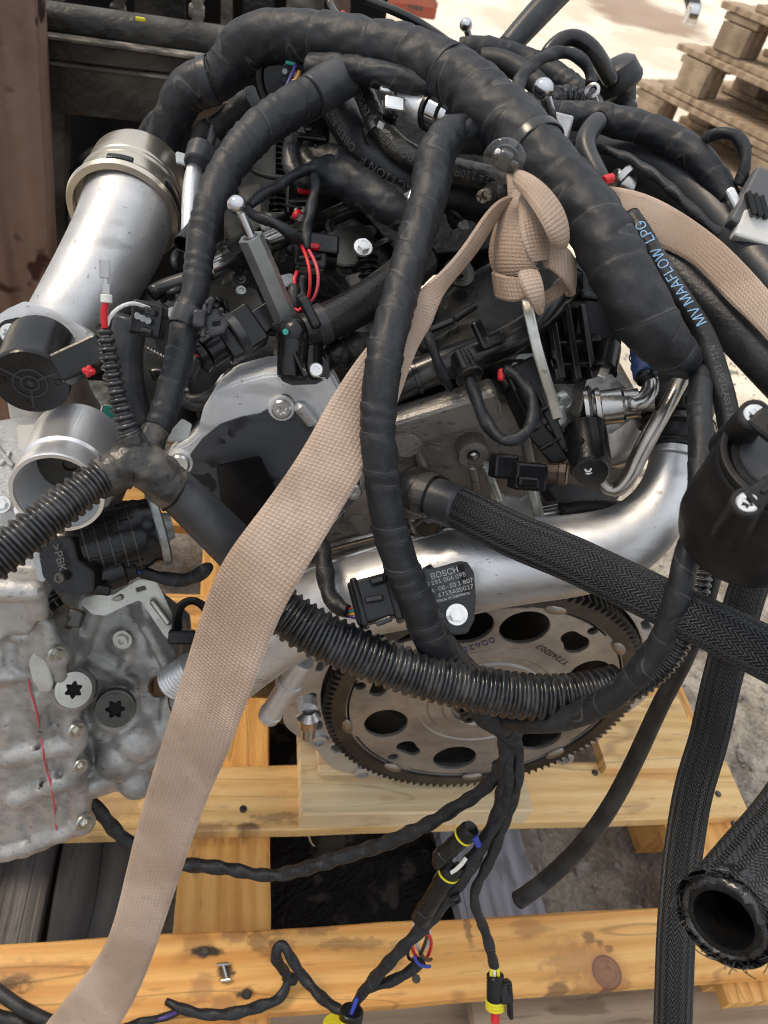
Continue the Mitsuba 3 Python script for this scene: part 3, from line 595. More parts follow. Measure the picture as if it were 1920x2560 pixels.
# ---- flywheel
FC = CAM + (V(.33358955, .48991353, .40042626) - V(0, 0, 1.2)) * .857; FN = nrm(-.011066, -.99718704, .07413195); FR = .20098 * .857
FX, FY, _ = frame(FN)
def fpt(x, y): q = on_plane(x, y, FC, FN) - FC; return np.dot(q, FX), np.dot(q, FY)
def ell(x, y, rx, ry=None, ang=0):
    c = fpt(x, y); p = Point(0, 0).buffer(1, 12); from_ = np.array(p.exterior.coords); r = np.hypot(*c); u = V(c[0] / r, c[1] / r)
    q = from_[:, :1] * rx * V(-u[1], u[0]) + from_[:, 1:] * (ry or rx) * u; return Polygon(q + V(*c))
def kidney(x, y, rx, ry):
    c = V(*fpt(x, y)); u = c / np.hypot(*c); tn = V(-u[1], u[0])
    return Point(*(c + tn * rx * .5 + u * ry * .2)).buffer(ry * .72).union(Point(*(c - tn * rx * .4)).buffer(ry)).union(Polygon([c + tn * rx * .5 + u * ry * .9, c - tn * rx * .4 + u * ry, c - tn * rx * .4 - u * ry, c + tn * rx * .5 - u * ry * .5])).buffer(.002).buffer(-.002)
disc = Point(0, 0).buffer(FR * .90, 48)
big = [(965, 1810), (1137, 1896), (1312, 1570), (1350, 1845), (1475, 1690), (1170, 1568)]
for x, y in big: disc = disc.difference(ell(x, y, .0255, .0235))
for x, y, a, b in [(955, 1718, .016, .0115), (1025, 1872, .016, .011), (1432, 1606, .017, .013), (1262, 1905, .014, .010), (1020, 1590, .015, .011)]: disc = disc.difference(kidney(x, y, a, b))
for x, y, r in [(900, 1716, .006), (983, 1893, .006), (1482, 1578, .0055), (1240, 1920, .006), (1120, 1545, .006), (1405, 1880, .006)]: disc = disc.difference(Point(*fpt(x, y)).buffer(r))
for k in range(9):
    a0 = k * 2 * np.pi / 9 + .15; a = np.linspace(a0, a0 + .5, 14); R1, R2 = FR * .845, FR * .858
    disc = disc.difference(Polygon(np.vstack([np.stack([np.cos(a), np.sin(a)], 1) * R1, np.stack([np.cos(a[::-1]), np.sin(a[::-1])], 1) * R2])))
fw = add('flywheel', put(extrude(disc, .004, .0008), FC, FX, FY, FN), 'flywheel_steel', E)
na = 126; a = np.arange(na * 6) / (na * 6) * 2 * np.pi; ph = (a * na / (2 * np.pi)) % 1
rr = FR * np.where(ph < .16, .955 + .045 * ph / .16, np.where(ph < .42, 1.0, np.where(ph < .58, 1 - .045 * (ph - .42) / .16, .955)))
ring = Polygon(np.stack([np.cos(a), np.sin(a)], 1) * rr[:, None]).difference(Point(0, 0).buffer(FR * .868, 48))
add('ring_gear', put(extrude(ring, .012, .0008), FC + FN * .003, FX, FY, FN), 'dark_steel', fw)
for k in range(9):
    t = k * 2 * np.pi / 9 - .02; c = FC + (FX * math.cos(t) + FY * math.sin(t)) * FR * .872
    m = trimesh.creation.icosphere(2, 1.0); m.vertices = m.vertices * [.013, .006, .004]; m.vertices *= 1 + .25 * (meshkit.noise(m.vertices * 160, k)[:, None] - .5)
    tn = -FX * math.sin(t) + FY * math.cos(t); add('weld_bead', put(m, c + FN * .0015, tn, np.cross(FN, tn), FN), 'weld', fw, smooth=True)
hp = [(0.000, .05), (.004, .052), (.006, .049), (.006, .043), (.003, .04), (.003, .0)]
add('hub', lathe(FC, FN, [(-.002, .086), (.0006, .085), (.0012, .074), (-.0003, .0715), (-.0003, .064), (.0018, .0615), (.0022, .048), (.0055, .0455), (.0058, .038), (.003, .0355), (.003, 0)], 72), 'flywheel_steel', fw, smooth=30)
for k in range(8):
    t = k * np.pi / 4 + .2; c = FC + (FX * math.cos(t) + FY * math.sin(t)) * .0265 + FN * .003
    add('hub_bolt', put(bolt_mesh(.0085, 'torx').scale([1, 1, 1.6]), c, FX, FY, FN), 'dark_steel', fw, smooth=30)
letters_flat('stamped_number', 'T7240207', .007, on_plane(1425, 1655, FC, FN) + FN * .0002, on_plane(1360, 1615, FC, FN) - on_plane(1425, 1655, FC, FN), FN, 'dark_steel', fw)
letters_flat('ink_number', '004253', .008, on_plane(1235, 1592, FC, FN) + FN * .0002, on_plane(1160, 1618, FC, FN) - on_plane(1235, 1592, FC, FN), FN, 'navy', fw)
# ---- bell housing plate behind the flywheel, scalloped, with windows and bosses
ta = np.linspace(0, 2 * np.pi, 240, endpoint=False); rp = FR * (1.10 + .035 * np.cos(ta * 11) + .02 * np.cos(ta * 5 + 1)) * (1 + .10 * (1 - np.cos(ta - np.pi / 2 + np.pi / 2)) / 2)
pp = Polygon(np.stack([np.cos(ta), np.sin(ta)], 1) * rp[:, None]).difference(Point(0, 0).buffer(FR * 1.015, 48))
for k in range(22):
    t = k * 2 * np.pi / 22 + .08; c = V(math.cos(t), math.sin(t)) * FR * 1.065
    pp = pp.difference(Point(*c).buffer(.0045 if k % 3 else .006).union(Point(*(c + V(-math.sin(t), math.cos(t)) * .008)).buffer(.004)).convex_hull)
bh = add('bell_housing', put(extrude(pp, .02, .0015), FC - FN * .012, FX, FY, FN), 'cast_alu', E)
add('bell_back', lathe(FC - FN * .05, FN, [(0, 0), (0, FR * 1.1), (.02, FR * 1.12), (.024, FR * 1.05), (.012, FR * 1.0), (-.01, FR * .98), (-.012, .06), (.0, .055), (.0, 0)], 60), 'dark_steel', E, smooth=35)
for t in (-1.75, -2.15, -2.62, 3.3, -1.2, -.75):
    c = FC - FN * .012 + (FX * math.cos(t) + FY * math.sin(t)) * FR * 1.115
    add('bolt_boss', lathe(c - FN * .015, FN, [(0, .0), (0, .012), (.018, .011), (.019, .006), (.012, .0055), (.012, 0)], 20), 'cast_alu', bh, smooth=35)
# ---- water fittings left of the flywheel
add('water_outlet', cat(pipe_end(W(670, 1795, .70), W(760, 1650, .66), .0098, .0075, .02), lathe(W(670, 1795, .70), W(760, 1650, .66) - W(670, 1795, .70), [(.006, .0098), (.0065, .0108), (.008, .0108), (.0085, .0098)], 30), lathe(W(723, 1708, .677), W(760, 1650, .66) - W(670, 1795, .70), [(-.004, .0098), (-.003, .012), (.003, .012), (.004, .0098)], 30)), 'pipe_alu', E, smooth=35)
add('water_nipple', cat(pipe_end(W(770, 1842, .76), W(772, 1790, .745), .0068, .005, .016), lathe(W(771, 1815, .752), W(772, 1770, .74) - W(771, 1815, .752), [(0, .007), (.001, .0095), (.008, .0105), (.014, .012), (.02, .006)], 24)), 'steel', E, smooth=35)
add('outlet_cover', lathe(W(768, 1775, .75), nrm(0, -1, .3), [(-.01, .011), (.002, .0105), (.006, .007), (.007, 0)], 28), 'cast_alu', E, smooth=35)

# ---- aluminium charge pipe across the rear
def m_dent(a, s, r): return r * (1 + .035 * (meshkit.fbm(np.stack([np.cos(a) * 1.1, np.sin(a) * 1.1, s * 14], -1), 3, 77) - .5))
cp = T_('charge_pipe', [(490, 1760, .685, 75), (600, 1650, .655, 90), (720, 1562, .635, 97), (860, 1503, .615, 101), (1060, 1455, .60, 107), (1273, 1408, .585, 107), (1450, 1385, .575, 102), (1570, 1345, .57, 90), (1650, 1265, .57, 74), (1680, 1180, .572, 62), (1688, 1120, .575, 58)], 'pipe_alu', h=.004, n=48, mod=m_dent)
T_('pipe_bead', [(1684, 1150, .574, 66), (1690, 1112, .576, 66)], 'pipe_alu', h=.002, n=36)
cq = T_('rubber_coupling', [(1686, 1140, .576, 74), (1692, 1085, .582, 84), (1696, 1020, .59, 84), (1700, 950, .60, 80), (1708, 880, .61, 76)], 'rubber', 'corr', pitch=.02, amp=.003)
T_('clamp_band', [(1690, 1092, .579, 92), (1693, 1068, .582, 92)], 'dark_steel', h=.002, n=36)
for k in range(11): 
    t = 1.7 + k * .13; i = np.searchsorted(cq['s'], cq['s'][-1] * .36); P, N, B, r = cq['P'][i], cq['N'][i], cq['B'][i], .0262
    o = P + r * (math.cos(t + 1) * N + math.sin(t + 1) * B); add('clamp_slot', box_at(o, (.0016, .0055, .001), (o - P), hint=cq['T'][i], r=.0004), 'matte_grey', E)
add('pipe_neck', sweep([(485, 1668, .645, 42), (455, 1690, .65, 44), (425, 1712, .655, 45)], h=.0007, n=30, mod=m_corr(.0035, .0012))[0], 'pipe_alu', E, smooth=True)
# steel water rail and casting lugs above the pipe
T_('steel_rail', [(700, 1460, .645, 24), (860, 1400, .64, 24), (1000, 1360, .638, 24), (1180, 1318, .635, 22), (1330, 1292, .63, 22), (1420, 1275, .63, 22)], 'steel', h=.005, n=22)
T_('rail_hose', [(1400, 1280, .62, 24), (1475, 1272, .618, 26), (1560, 1278, .617, 24)], 'rubber')
T_('lower_rail', [(720, 1395, .66, 13), (900, 1345, .655, 13), (1110, 1298, .65, 13)], 'steel', n=16)
PL('casting_lug', [(862, 1290), (950, 1275), (945, 1325), (925, 1345), (905, 1345), (880, 1310)], (900, 1300, .645), (0, -1, .35), .03, 'head_cast', .004)
PL('casting_lug', [(1010, 1270), (1055, 1280), (1048, 1300), (1022, 1300)], (1030, 1285, .63), (0, -1, .4), .02, 'head_cast', .003)
# ---- cylinder head end, right bank
HN = nrm(-.05, -1, .12)
hd = PL('cylinder_head', [(860, 1230), (880, 1105), (1000, 1075), (1125, 1040), (1240, 1000), (1300, 1020), (1330, 1200), (1340, 1270), (1150, 1330), (860, 1330)], (1100, 1150, .615), HN, .1, 'head_cast', .006)
add('head_flange', cat(bar(W(960, 1080, .585), W(1245, 995, .575), .02, .03, UP, .004), *[lathe(W(x, y, .585), HN, [(-.03, .014), (0, .013), (.003, .010), (.003, 0)], 20) for x, y in ((1015, 1110),)]), 'head_cast', hd)
for a, b, r in [((1040, 1115, .605), (1075, 1215, .62), 11), ((1180, 1165, .60), (1192, 1235, .615), 10), ((1300, 1030, .605), (1330, 1180, .62), 12), ((960, 1110, .605), (975, 1230, .625), 9)]:
    add('head_rib', cyl(W(*a), W(*b), r * a[2] / FOC, bev=.5, n=14), 'head_cast', hd, smooth=40)
add('head_boss', lathe(W(1183, 1137, .598) - HN * .02, HN, [(0, .013), (.02, .0122), (.0215, .0115), (.0215, .0052), (.014, .005), (.014, 0)], 36), 'head_cast', hd, smooth=30)
add('sealing_ball', put(trimesh.creation.icosphere(2, .0046), W(1184, 1137, .601), *np.eye(3)), 'steel', hd, smooth=True)
add('support_bracket', plate([(1210, 1160), (1226, 1160), (1240, 1232), (1300, 1250), (1345, 1215), (1372, 1330), (1300, 1345), (1232, 1250)], W(1280, 1240, .60), nrm(0, -1, .4), .006, .002), 'pipe_alu', E)
add('support_edge', cat(bar(W(1213, 1160, .592), W(1250, 1255, .60), .006, .01, REAR), bar(W(1325, 1215, .592), W(1345, 1300, .60), .006, .01, REAR)), 'zinc_plate', E)
PL('block_flank', [(760, 1250), (900, 1180), (1010, 1200), (1060, 1330), (900, 1380), (760, 1400)], (900, 1290, .665), (0, -1, .3), .06, 'gear_cast', .005)
# ---- right valve cover: broad black shell with a moulded duct along its lip
vc = s_or([s_hull([W(1010, 870, .60), W(1085, 730, .615), W(1200, 640, .64), W(1330, 610, .66), W(1480, 640, .67), W(1490, 760, .63), W(1350, 850, .60), W(1090, 920, .60), W(1060, 830, .70), W(1450, 800, .74), W(1300, 640, .75)], .012),
           s_hull([W(1040, 850, .585), W(1190, 770, .590), W(1190, 800, .60), W(1050, 885, .60), W(1100, 880, .65), W(1200, 820, .65)], .005)], .006)
add('valve_cover', snet(vc, W(1230, 780, .66) - .16, W(1230, 780, .66) + .16, .0035), 'dusty_plastic', E, smooth=True)
for a, b in (((1040, 840, .583), (1135, 800, .585)), ((1135, 800, .585), (1192, 762, .588)), ((1020, 905, .585), (1230, 845, .583)), ((1230, 850, .583), (1330, 770, .59))):
    add('cover_ridge', cyl(W(*a), W(*b), .0028, bev=.5, n=12), 'gloss_plastic', E, smooth=40)
T_('cover_duct', [(960, 980, .575, 42), (1030, 945, .572, 42), (1130, 905, .57, 42), (1240, 865, .57, 42), (1330, 810, .575, 40), (1390, 750, .585, 36), (1440, 700, .6, 30)], 'gloss_plastic', n=32)
add('duct_collar', cat(*[lathe(W(x, y, .572), nrm(W(1130, 905, .57) - W(1030, 945, .572)), [(-.002, .0128), (-.0015, .0137), (.0015, .0137), (.002, .0128)], 32) for x, y in ((1040, 941), (1092, 920))]), 'gloss_plastic', E, smooth=35)
add('duct_clip', cat(box_at(W(1205, 838, .545), (.022, .009, .006), nrm(0, -.6, .8), W(1300, 800, .55) - W(1205, 838, .545)), box_at(W(1236, 850, .545), (.009, .014, .006), nrm(0, -.7, .7), W(1300, 800, .55) - W(1205, 838, .545))), 'plastic', E)
add('duct_mouth', cat(lathe(W(1165, 920, .55), nrm(W(1190, 975, .54) - W(1165, 920, .55)), [(-.012, .0075), (.004, .0085), (.008, .0105), (.009, .0095), (.004, .007), (.004, 0)], 28)), 'gloss_plastic', E, smooth=35)
add('cover_bolt', cat(lathe(W(1147, 683, .615), nrm(0, -.5, .8), [(0, .013), (.002, .0125), (.003, .008), (.003, 0)], 28), put(bolt_mesh(.008), W(1147, 683, .613), *frame(nrm(0, -.5, .8)))), 'dark_steel', E, smooth=30)
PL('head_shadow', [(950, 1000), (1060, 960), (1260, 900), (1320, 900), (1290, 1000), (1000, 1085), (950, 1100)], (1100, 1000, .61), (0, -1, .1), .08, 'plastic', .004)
# coil box with ribs under the harness
PL('coil_box', [(1345, 800), (1400, 740), (1500, 700), (1560, 820), (1540, 960), (1380, 960)], (1450, 860, .60), (0, -.8, .5), .06, 'plastic', .004)
for x in (1385, 1425, 1465): add('box_rib', bar(W(x - 12, 765, .585), W(x + 18, 950, .585), .005, .012, REAR, .001), 'gloss_plastic', E)
for y in (850, 905): add('box_rib', bar(W(1380, y + 4, .587), W(1500, y - 4, .587), .004, .01, REAR, .001), 'plastic', E)
PL('cover_edge', [(1325, 740), (1460, 690), (1470, 745), (1350, 790)], (1400, 730, .60), (0, -.5, .85), .02, 'dusty_plastic', .003)
add('cover_clip', cat(box_at(W(1468, 715, .585), (.010, .020, .006), nrm(0, -.6, .8)), box_at(W(1475, 738, .582), (.016, .008, .006), nrm(0, -.6, .8))), 'plastic', E)
PL('heat_shield', [(1275, 910), (1300, 885), (1370, 880), (1392, 905), (1375, 955), (1330, 985)], (1330, 920, .60), (0, -.8, .6), .004, 'zinc_grey', .004)
# ---- lifting eye bar
a1 = [(1311, 738, .525), (1327, 800, .52), (1343, 870, .522), (1366, 950, .53), (1393, 1040, .542)]
sw = sweep([(x, y, d, 19) for x, y, d in a1], h=.002, n=32, mod=lambda a, s, r: r / np.maximum(np.maximum(np.abs(np.cos(a)) / .95, np.abs(np.sin(a)) / .82), .1) * .82)
add('lifting_eye', sw[0], 'zinc_plate', E, smooth=45)
bolt(1408, 1003, .575, nrm(-.1, -1, .45), 31, 'hex', E)
add('eye_foot', cat(bar(W(1395, 1030, .60), W(1408, 1130, .61), .012, .006, REAR), lathe(W(1392, 1045, .57), nrm(0, -.6, .8), [(0, .011), (.003, .0105), (.004, .006), (.004, 0)], 20)), 'zinc', E)
# ---- connector cluster under the eye
co = add('sensor_plug', box_at(W(1320, 990, .565), (.026, .05, .022), nrm(0, -.7, .7), W(1360, 1080, .57) - W(1300, 930, .56)), 'plastic', E)
for k in range(4): add('plug_slot', box_at(W(1300 + k * 15, 1010 - k * 8, .548), (.003, .02, .006), nrm(0, -.7, .7), W(1360, 1080, .57) - W(1300, 930, .56), .0008), 'matte_grey' if k % 2 else 'dark_void', co)
add('plug_cap', cyl(W(1275, 975, .56), W(1255, 935, .565), .0075), 'plastic', co)
add('plug_lock', box_at(W(1253, 937, .545), (.005, .009, .005), nrm(0, -.7, .7)), 'red', co)
add('plug_bracket', cat(bar(W(1330, 1060, .56), W(1405, 1155, .565), .014, .008, REAR), bar(W(1365, 1020, .56), W(1415, 1120, .565), .007, .014, REAR), bar(W(1345, 1120, .56), W(1400, 1090, .56), .003, .008, REAR)), 'plastic', E)
T_('sensor_lead', [(1175, 950, .545, 15), (1195, 1010, .535, 16), (1225, 1070, .53, 16), (1262, 1100, .525, 15), (1305, 1090, .525, 15), (1332, 1040, .53, 15), (1325, 985, .535, 15), (1295, 945, .54, 14), (1262, 925, .545, 14)], 'tape', 'twist')
T_('sensor_lead', [(1064, 815, .545, 10), (1085, 880, .54, 13), (1105, 930, .545, 13), (1125, 970, .56, 11)], 'tape', 'twist')
# ---- high pressure pump, right
hpn = nrm(-.55, -.75, .5)
hp = PL('pump_body', [(1468, 950), (1530, 935), (1570, 975), (1578, 1050), (1530, 1085), (1440, 1062)], (1500, 1010, .572), (-.15, -.85, .5), .03, 'steel', .002)
add('pump_canister', lathe(W(1527, 1082, .60), nrm(-.42, -.72, .5), [(-.03, 0), (-.03, .02), (-.012, .026), (-.004, .0285), (.001, .0285), (.003, .027), (.006, .027), (.010, .025), (.013, .018), (.013, 0)], 44), 'warm_steel', hp, smooth=35)
nz = nrm(W(1620, 1003, .555) - W(1470, 1025, .565))
add('pump_nipple', lathe(W(1462, 1026, .565), nz, [(0, .0165), (.004, .0165), (.006, .0135), (.008, .0155), (.011, .0155), (.012, .013), (.026, .0128), (.028, .0108), (.038, .0105), (.0385, .0082), (.048, .008)], 36), 'steel', hp, smooth=30)
add('nipple_ring', lathe(W(1468, 1025, .565), nz, [(.001, .0165), (.0015, .0175), (.003, .0175), (.0035, .0165)], 36), 'dark_steel', hp, smooth=30)
T_('pump_elbow', [(1570, 1010, .553, 24), (1605, 1004, .55, 23), (1624, 980, .55, 22), (1625, 945, .553, 21)], 'steel', parent=hp, n=26)
C_('elbow_sleeve', (1618, 952, .55), (1612, 930, .555), 26, 'plastic', parent=hp); C_('blue_coupling', (1613, 940, .552), (1600, 870, .57), 30, 'blue_rubber', 26, parent=hp)
for t in (.35, .7): add('coupling_ring', lathe(W(1613, 940, .552) + (W(1600, 870, .57) - W(1613, 940, .552)) * t, W(1600, 870, .57) - W(1613, 940, .552), [(-.001, .0083), (0, .0091), (.001, .0083)], 28), 'blue_rubber', hp, smooth=40)
C_('fuel_union', (1498, 955, .572), (1512, 925, .58), 22, 'collar', parent=hp, n=6); C_('union_nut', (1508, 935, .578), (1520, 870, .60), 34, 'plastic', parent=hp)
C_('fuel_line', (1520, 880, .6), (1545, 800, .63), 12, 'steel', parent=hp)
so = C_('solenoid', (1478, 1175, .54), (1462, 1070, .56), 52, 'plastic', 54, parent=hp); C_('solenoid_cap', (1480, 1180, .536), (1476, 1150, .55), 45, 'gloss_plastic', 46, parent=hp)
add('solenoid_stud', put(bolt_mesh(.0042, 'plain'), W(1470, 1172, .5375), *frame(to_cam(W(1468, 1172, .54)))), 'steel', hp, smooth=30)
add('solenoid_tab', box_at(W(1446, 1125, .54), (.005, .018, .006), nrm(-.2, -.9, .5)), 'dark_void', hp)
C_('brown_plug', (1415, 1185, .56), (1350, 1180, .565), 26, 'brown', 24, parent=E, n=8); C_('brown_plug_rim', (1418, 1186, .558), (1395, 1184, .56), 30, 'brown', parent=E, n=8)
add('black_plug', cat(box_at(W(1318, 1190, .56), (.024, .02, .018), nrm(0, -.8, .6)), box_at(W(1258, 1165, .565), (.018, .018, .016), nrm(0, -.8, .6)), box_at(W(1320, 1205, .548), (.016, .008, .006), nrm(0, -.8, .6))), 'plastic', E)
T_('steel_line', [(1500, 1160, .56, 16), (1505, 1205, .56, 17), (1530, 1228, .558, 18), (1565, 1205, .555, 19), (1600, 1140, .553, 20), (1655, 1040, .55, 20), (1700, 955, .555, 20), (1740, 890, .565, 20)], 'warm_steel', n=22)
T_('steel_line', [(1498, 1170, .563, 9), (1512, 1215, .566, 9), (1542, 1212, .56, 9), (1585, 1135, .557, 9), (1640, 1035, .553, 9), (1720, 905, .56, 9)], 'warm_steel', n=14)
PL('engine_mount', [(1370, 1220), (1395, 1205), (1450, 1215), (1520, 1240), (1500, 1260), (1390, 1255)], (1430, 1230, .66), (0, -.7, .7), .02, 'matte_grey', .003)
# ---- left bank: rear cover (aluminium rim, black plate), bolts, water outlet
RN = nrm(-.08, -1, .32)
rc = [(424, 1165), (436, 1120), (470, 1103), (494, 1080), (505, 1030), (535, 985), (585, 955), (660, 935), (740, 930), (820, 935), (850, 990), (880, 1060), (905, 1110), (900, 1240), (800, 1350), (620, 1360), (505, 1300), (430, 1200)]
cv = add('rear_cover', plate(rc, W(640, 1140, .575), RN, .045, .006, step=.003), 'bright_cast', E)
CP = W(640, 1140, .572)
rb = [(432, 1185), (445, 1190), (468, 1148), (505, 1098), (550, 1062), (600, 1045), (650, 1035), (676, 1020), (690, 990), (720, 985), (738, 1010), (752, 1045), (800, 1075), (900, 1130), (900, 1240), (800, 1340), (620, 1345), (520, 1300), (460, 1230)]
add('cover_plate', plate(rb, W(640, 1140, .572), RN, .004, .006, step=.001), 'wet_plate', cv)
PL('plate_recess', [(540, 1165), (650, 1140), (700, 1250), (620, 1320), (560, 1310)], (620, 1220, .571), RN, .002, 'plastic', .003, parent=cv)
add('cover_rib', cat(*[cyl(at(a, b, CP, RN, .001), at(c, d, CP, RN, .001), .0055, bev=.6, n=14) for a, b, c, d in ((742, 1005, 790, 1062), (790, 1062, 870, 1105))]), 'cast_alu', cv, smooth=40)
for x, y, r in ((450, 1158, 26), (704, 1021, 26), (884, 1228, 22)): bolt_on(x, y, CP, RN, r, 'torx', cv, .002)
for x, y in ((450, 1158), (704, 1021)): add('bolt_ear', lathe(at(x, y, CP, RN, -.02), RN, [(0, .0), (0, .0105), (.0195, .0100), (.0215, .009), (.0215, 0)], 30), 'bright_cast', cv, smooth=35)
ob = add('outlet_base', plate([(700, 950), (705, 895), (790, 870), (822, 905), (826, 945), (790, 960), (730, 962)], W(765, 930, .55), nrm(-.05, -.75, .66), .008, .004), 'plastic', E)
C_('outlet_post', (730, 945, .548), (735, 845, .545), 38, 'plastic', 40, parent=ob); C_('outlet_post', (775, 930, .555), (770, 850, .555), 36, 'plastic', 38, parent=ob)
add('outlet_head', put(trimesh.creation.icosphere(3, .0125), W(738, 835, .545), *np.eye(3)), 'plastic', ob, smooth=True)
add('outlet_rib', bar(W(737, 880, .53), W(765, 940, .535), .002, .008, REAR, .0006), 'gloss_plastic', ob)
add('green_dot', lathe(W(714, 830, .531), to_cam(W(714, 830, .53)), [(0, .0022), (.0006, .0018), (.0006, 0)], 18), 'green', ob)
bolt(790, 925, .543, nrm(-.05, -.75, .66), 19, 'torx', ob)
PL('cover_step', [(740, 940), (830, 930), (850, 965), (850, 1090), (770, 1010)], (800, 970, .567), (-.05, -.8, .5), .02, 'cast_alu', .005, parent=cv)
# thick coolant pipe from the outlet, its band clip
T_('coolant_pipe', [(735, 842, .55, 38), (780, 822, .55, 46), (850, 790, .555, 48), (930, 745, .565, 50), (1000, 695, .58, 50), (1050, 650, .60, 50)], 'dusty_plastic', n=32)
bd = nrm(W(850, 790, .555) - W(760, 830, .55))
for x, y, r, w_ in ((800, 812, .0146, .009), (752, 833, .0135, .008)): add('pipe_band', lathe(W(x, y, .551), bd, [(-w_ / 2, r - .002), (-w_ / 2, r), (w_ / 2, r), (w_ / 2, r - .002)], 36), 'matte_grey' if x == 800 else 'plastic', E, smooth=35)
add('band_latch', cat(box_at(W(775, 782, .532), (.024, .007, .006), nrm(0, -.6, .8), bd), box_at(W(762, 760, .533), (.007, .016, .005), nrm(0, -.6, .8), W(750, 740, .53) - W(770, 780, .53))), 'plastic', E)
T_('cam_duct', [(800, 905, .56, 30), (850, 885, .57, 40), (910, 870, .58, 46), (960, 900, .585, 46)], 'dusty_plastic', 'corr', pitch=.016, amp=.002)
# ---- ball studs for the engine cover
def stud(bx, by, bd_, r, ex, ey, ed, label, rs=.55):
    s = add('ball_stud', cat(put(trimesh.creation.icosphere(3, r * bd_ / FOC), W(bx, by, bd_), *np.eye(3)), cyl(W(bx, by, bd_), W(ex, ey, ed), r * rs * bd_ / FOC, n=24)), 'chrome', E, smooth=35, label=label); return s
stud(592, 512, .50, 24, 634, 605, .515, 'polished ball stud on the tall grey hexagonal post')
hx = frame(W(626, 592, .513) - W(718, 805, .555)); Lx = np.linalg.norm(W(626, 592, .513) - W(718, 805, .555))
add('hex_post', put(trimesh.creation.cone(.0001, .0001) if 0 else tri(manifold3d.Manifold.cylinder(Lx, .0088, .0088, 6) - manifold3d.Manifold.cylinder(.004, .0045, .0055, 20).translate([0, 0, Lx - .003])), W(718, 805, .555), *hx), 'zinc_grey', E, label='grey hexagonal stand-off post')
C_('post_collar', (713, 798, .552), (726, 828, .558), 40, 'plastic'); C_('post_socket', (722, 815, .556), (735, 880, .57), 36, 'plastic', 34)
stud(1358, 222, .56, 26, 1385, 315, .585, 'polished ball stud beside the cable tie of the thick harness')
add('stud_base', box_at(W(1395, 335, .59), (.016, .026, .016), nrm(-.2, -.8, .5)), 'cast_alu', E)
stud(1165, 62, .74, 16, 1176, 110, .75, 'polished ball stud at the far end of the engine')
C_('stud_socket', (1176, 105, .75), (1180, 150, .77), 18, 'zinc')

# ---- intake elbow, left: beige collar, clamp, cast pipe, flap motor
cn = nrm(W(355, 405, .70) - W(288, 560, .64)); c0 = W(300, 545, .645)
CC, C2 = W(322, 503, .655), W(312, 526, .65)
add('intake_collar', lathe(CC, cn, [(-.012, .0405), (-.006, .042), (.012, .042), (.014, .0407), (.016, .042), (.04, .0415), (.046, .039)], 64), 'collar', E, smooth=35)
add('collar_clamp', cat(lathe(C2, cn, [(-.008, .0405), (-.007, .0455), (-.003, .047), (.001, .0455), (.003, .042)], 64), lathe(CC, cn, [(.006, .0417), (.0075, .0434), (.009, .0434), (.0105, .0417)], 64)), 'collar', E, smooth=35)
for t0, t1 in ((1.15, 1.75), (.1, .42)):
    for k in range(7):
        t = t0 + (t1 - t0) * k / 6; X, Y, Z = frame(cn); e = X * math.cos(t + 1.3) + Y * math.sin(t + 1.3); add('clamp_clip', box_at(C2 + cn * .002 + e * .0458, (.006, .006, .003), e, cn, .0008), 'plastic', E)
mc = m_rough(.012, 20, 5)
T_('intake_pipe', [(326, 500, .655, 112), (306, 570, .64, 112), (268, 650, .625, 110), (218, 735, .612, 105), (168, 812, .605, 99), (130, 880, .61, 93), (120, 960, .63, 95), (150, 1060, .66, 110)], 'cast_alu', h=.004, n=56, mod=mc)
fl = PL('flap_flange', [(-40, 810), (20, 770), (60, 752), (120, 770), (180, 800), (250, 850), (262, 900), (140, 900), (40, 880), (-40, 900)], (90, 820, .565), (-.15, -.8, .6), .016, 'cast_alu', .006)
PL('flap_gasket', [(-40, 835), (10, 800), (45, 792), (110, 818), (170, 850), (215, 885), (150, 920), (40, 900), (-40, 900)], (90, 840, .556), (-.15, -.8, .6), .008, 'plastic', .005)
bolt_on(27, 835, W(90, 840, .556), nrm(-.15, -.8, .6), 26, 'torx', E, .001)
an = nrm(W(60, 1000, .50) - W(105, 850, .55))
ac = add('flap_motor', lathe(W(105, 860, .555), an, [(0, 0), (0, .0235), (.02, .0242), (.040, .0248), (.043, .0255), (.046, .0255), (.048, .0245), (.048, 0)], 48), 'plastic', E, smooth=30)
tip = W(105, 860, .555) + an * .048; X, Y, Z = frame(an)
add('motor_ring', cat(*[lathe(tip, an, [(0, r), (.0008, r), (.0008, r - .0012), (0, r - .0012)], 30) for r in (.0062, .0115)]), 'matte_grey', ac)
add('motor_web', cat(*[bar(tip + (X * math.cos(t) + Y * math.sin(t)) * .0062, tip + (X * math.cos(t) + Y * math.sin(t)) * .021, .0015, .0014, an, .0004) for t in (.5, 2.6, 4.7)]), 'matte_grey', ac)
add('motor_pip', lathe(tip, an, [(0, .0022), (.001, .002), (.001, 0)], 16), 'matte_grey', ac)
for t in (.1, 1.6, 3.1, 4.4): add('motor_dimple', lathe(tip + (X * math.cos(t) + Y * math.sin(t)) * .0175, an, [(0, .0028), (.0006, .0026), (.0006, .0018), (.0002, .0016), (.0002, 0)], 18), 'plastic', ac, smooth=30)
T_('motor_arm', [(135, 945, .53, 26), (170, 920, .525, 24), (205, 898, .52, 24)], 'plastic', parent=ac)
add('motor_plug', box_at(W(205, 900, .51), (.020, .034, .018), nrm(-.1, -.7, .7), W(250, 880, .51) - W(160, 925, .51)), 'plastic', ac)
add('motor_plug_lock', cat(box_at(W(222, 928, .497), (.009, .004, .004), nrm(-.1, -.8, .6)), box_at(W(222, 928, .497), (.004, .008, .004), nrm(-.1, -.8, .6))), 'red', ac)
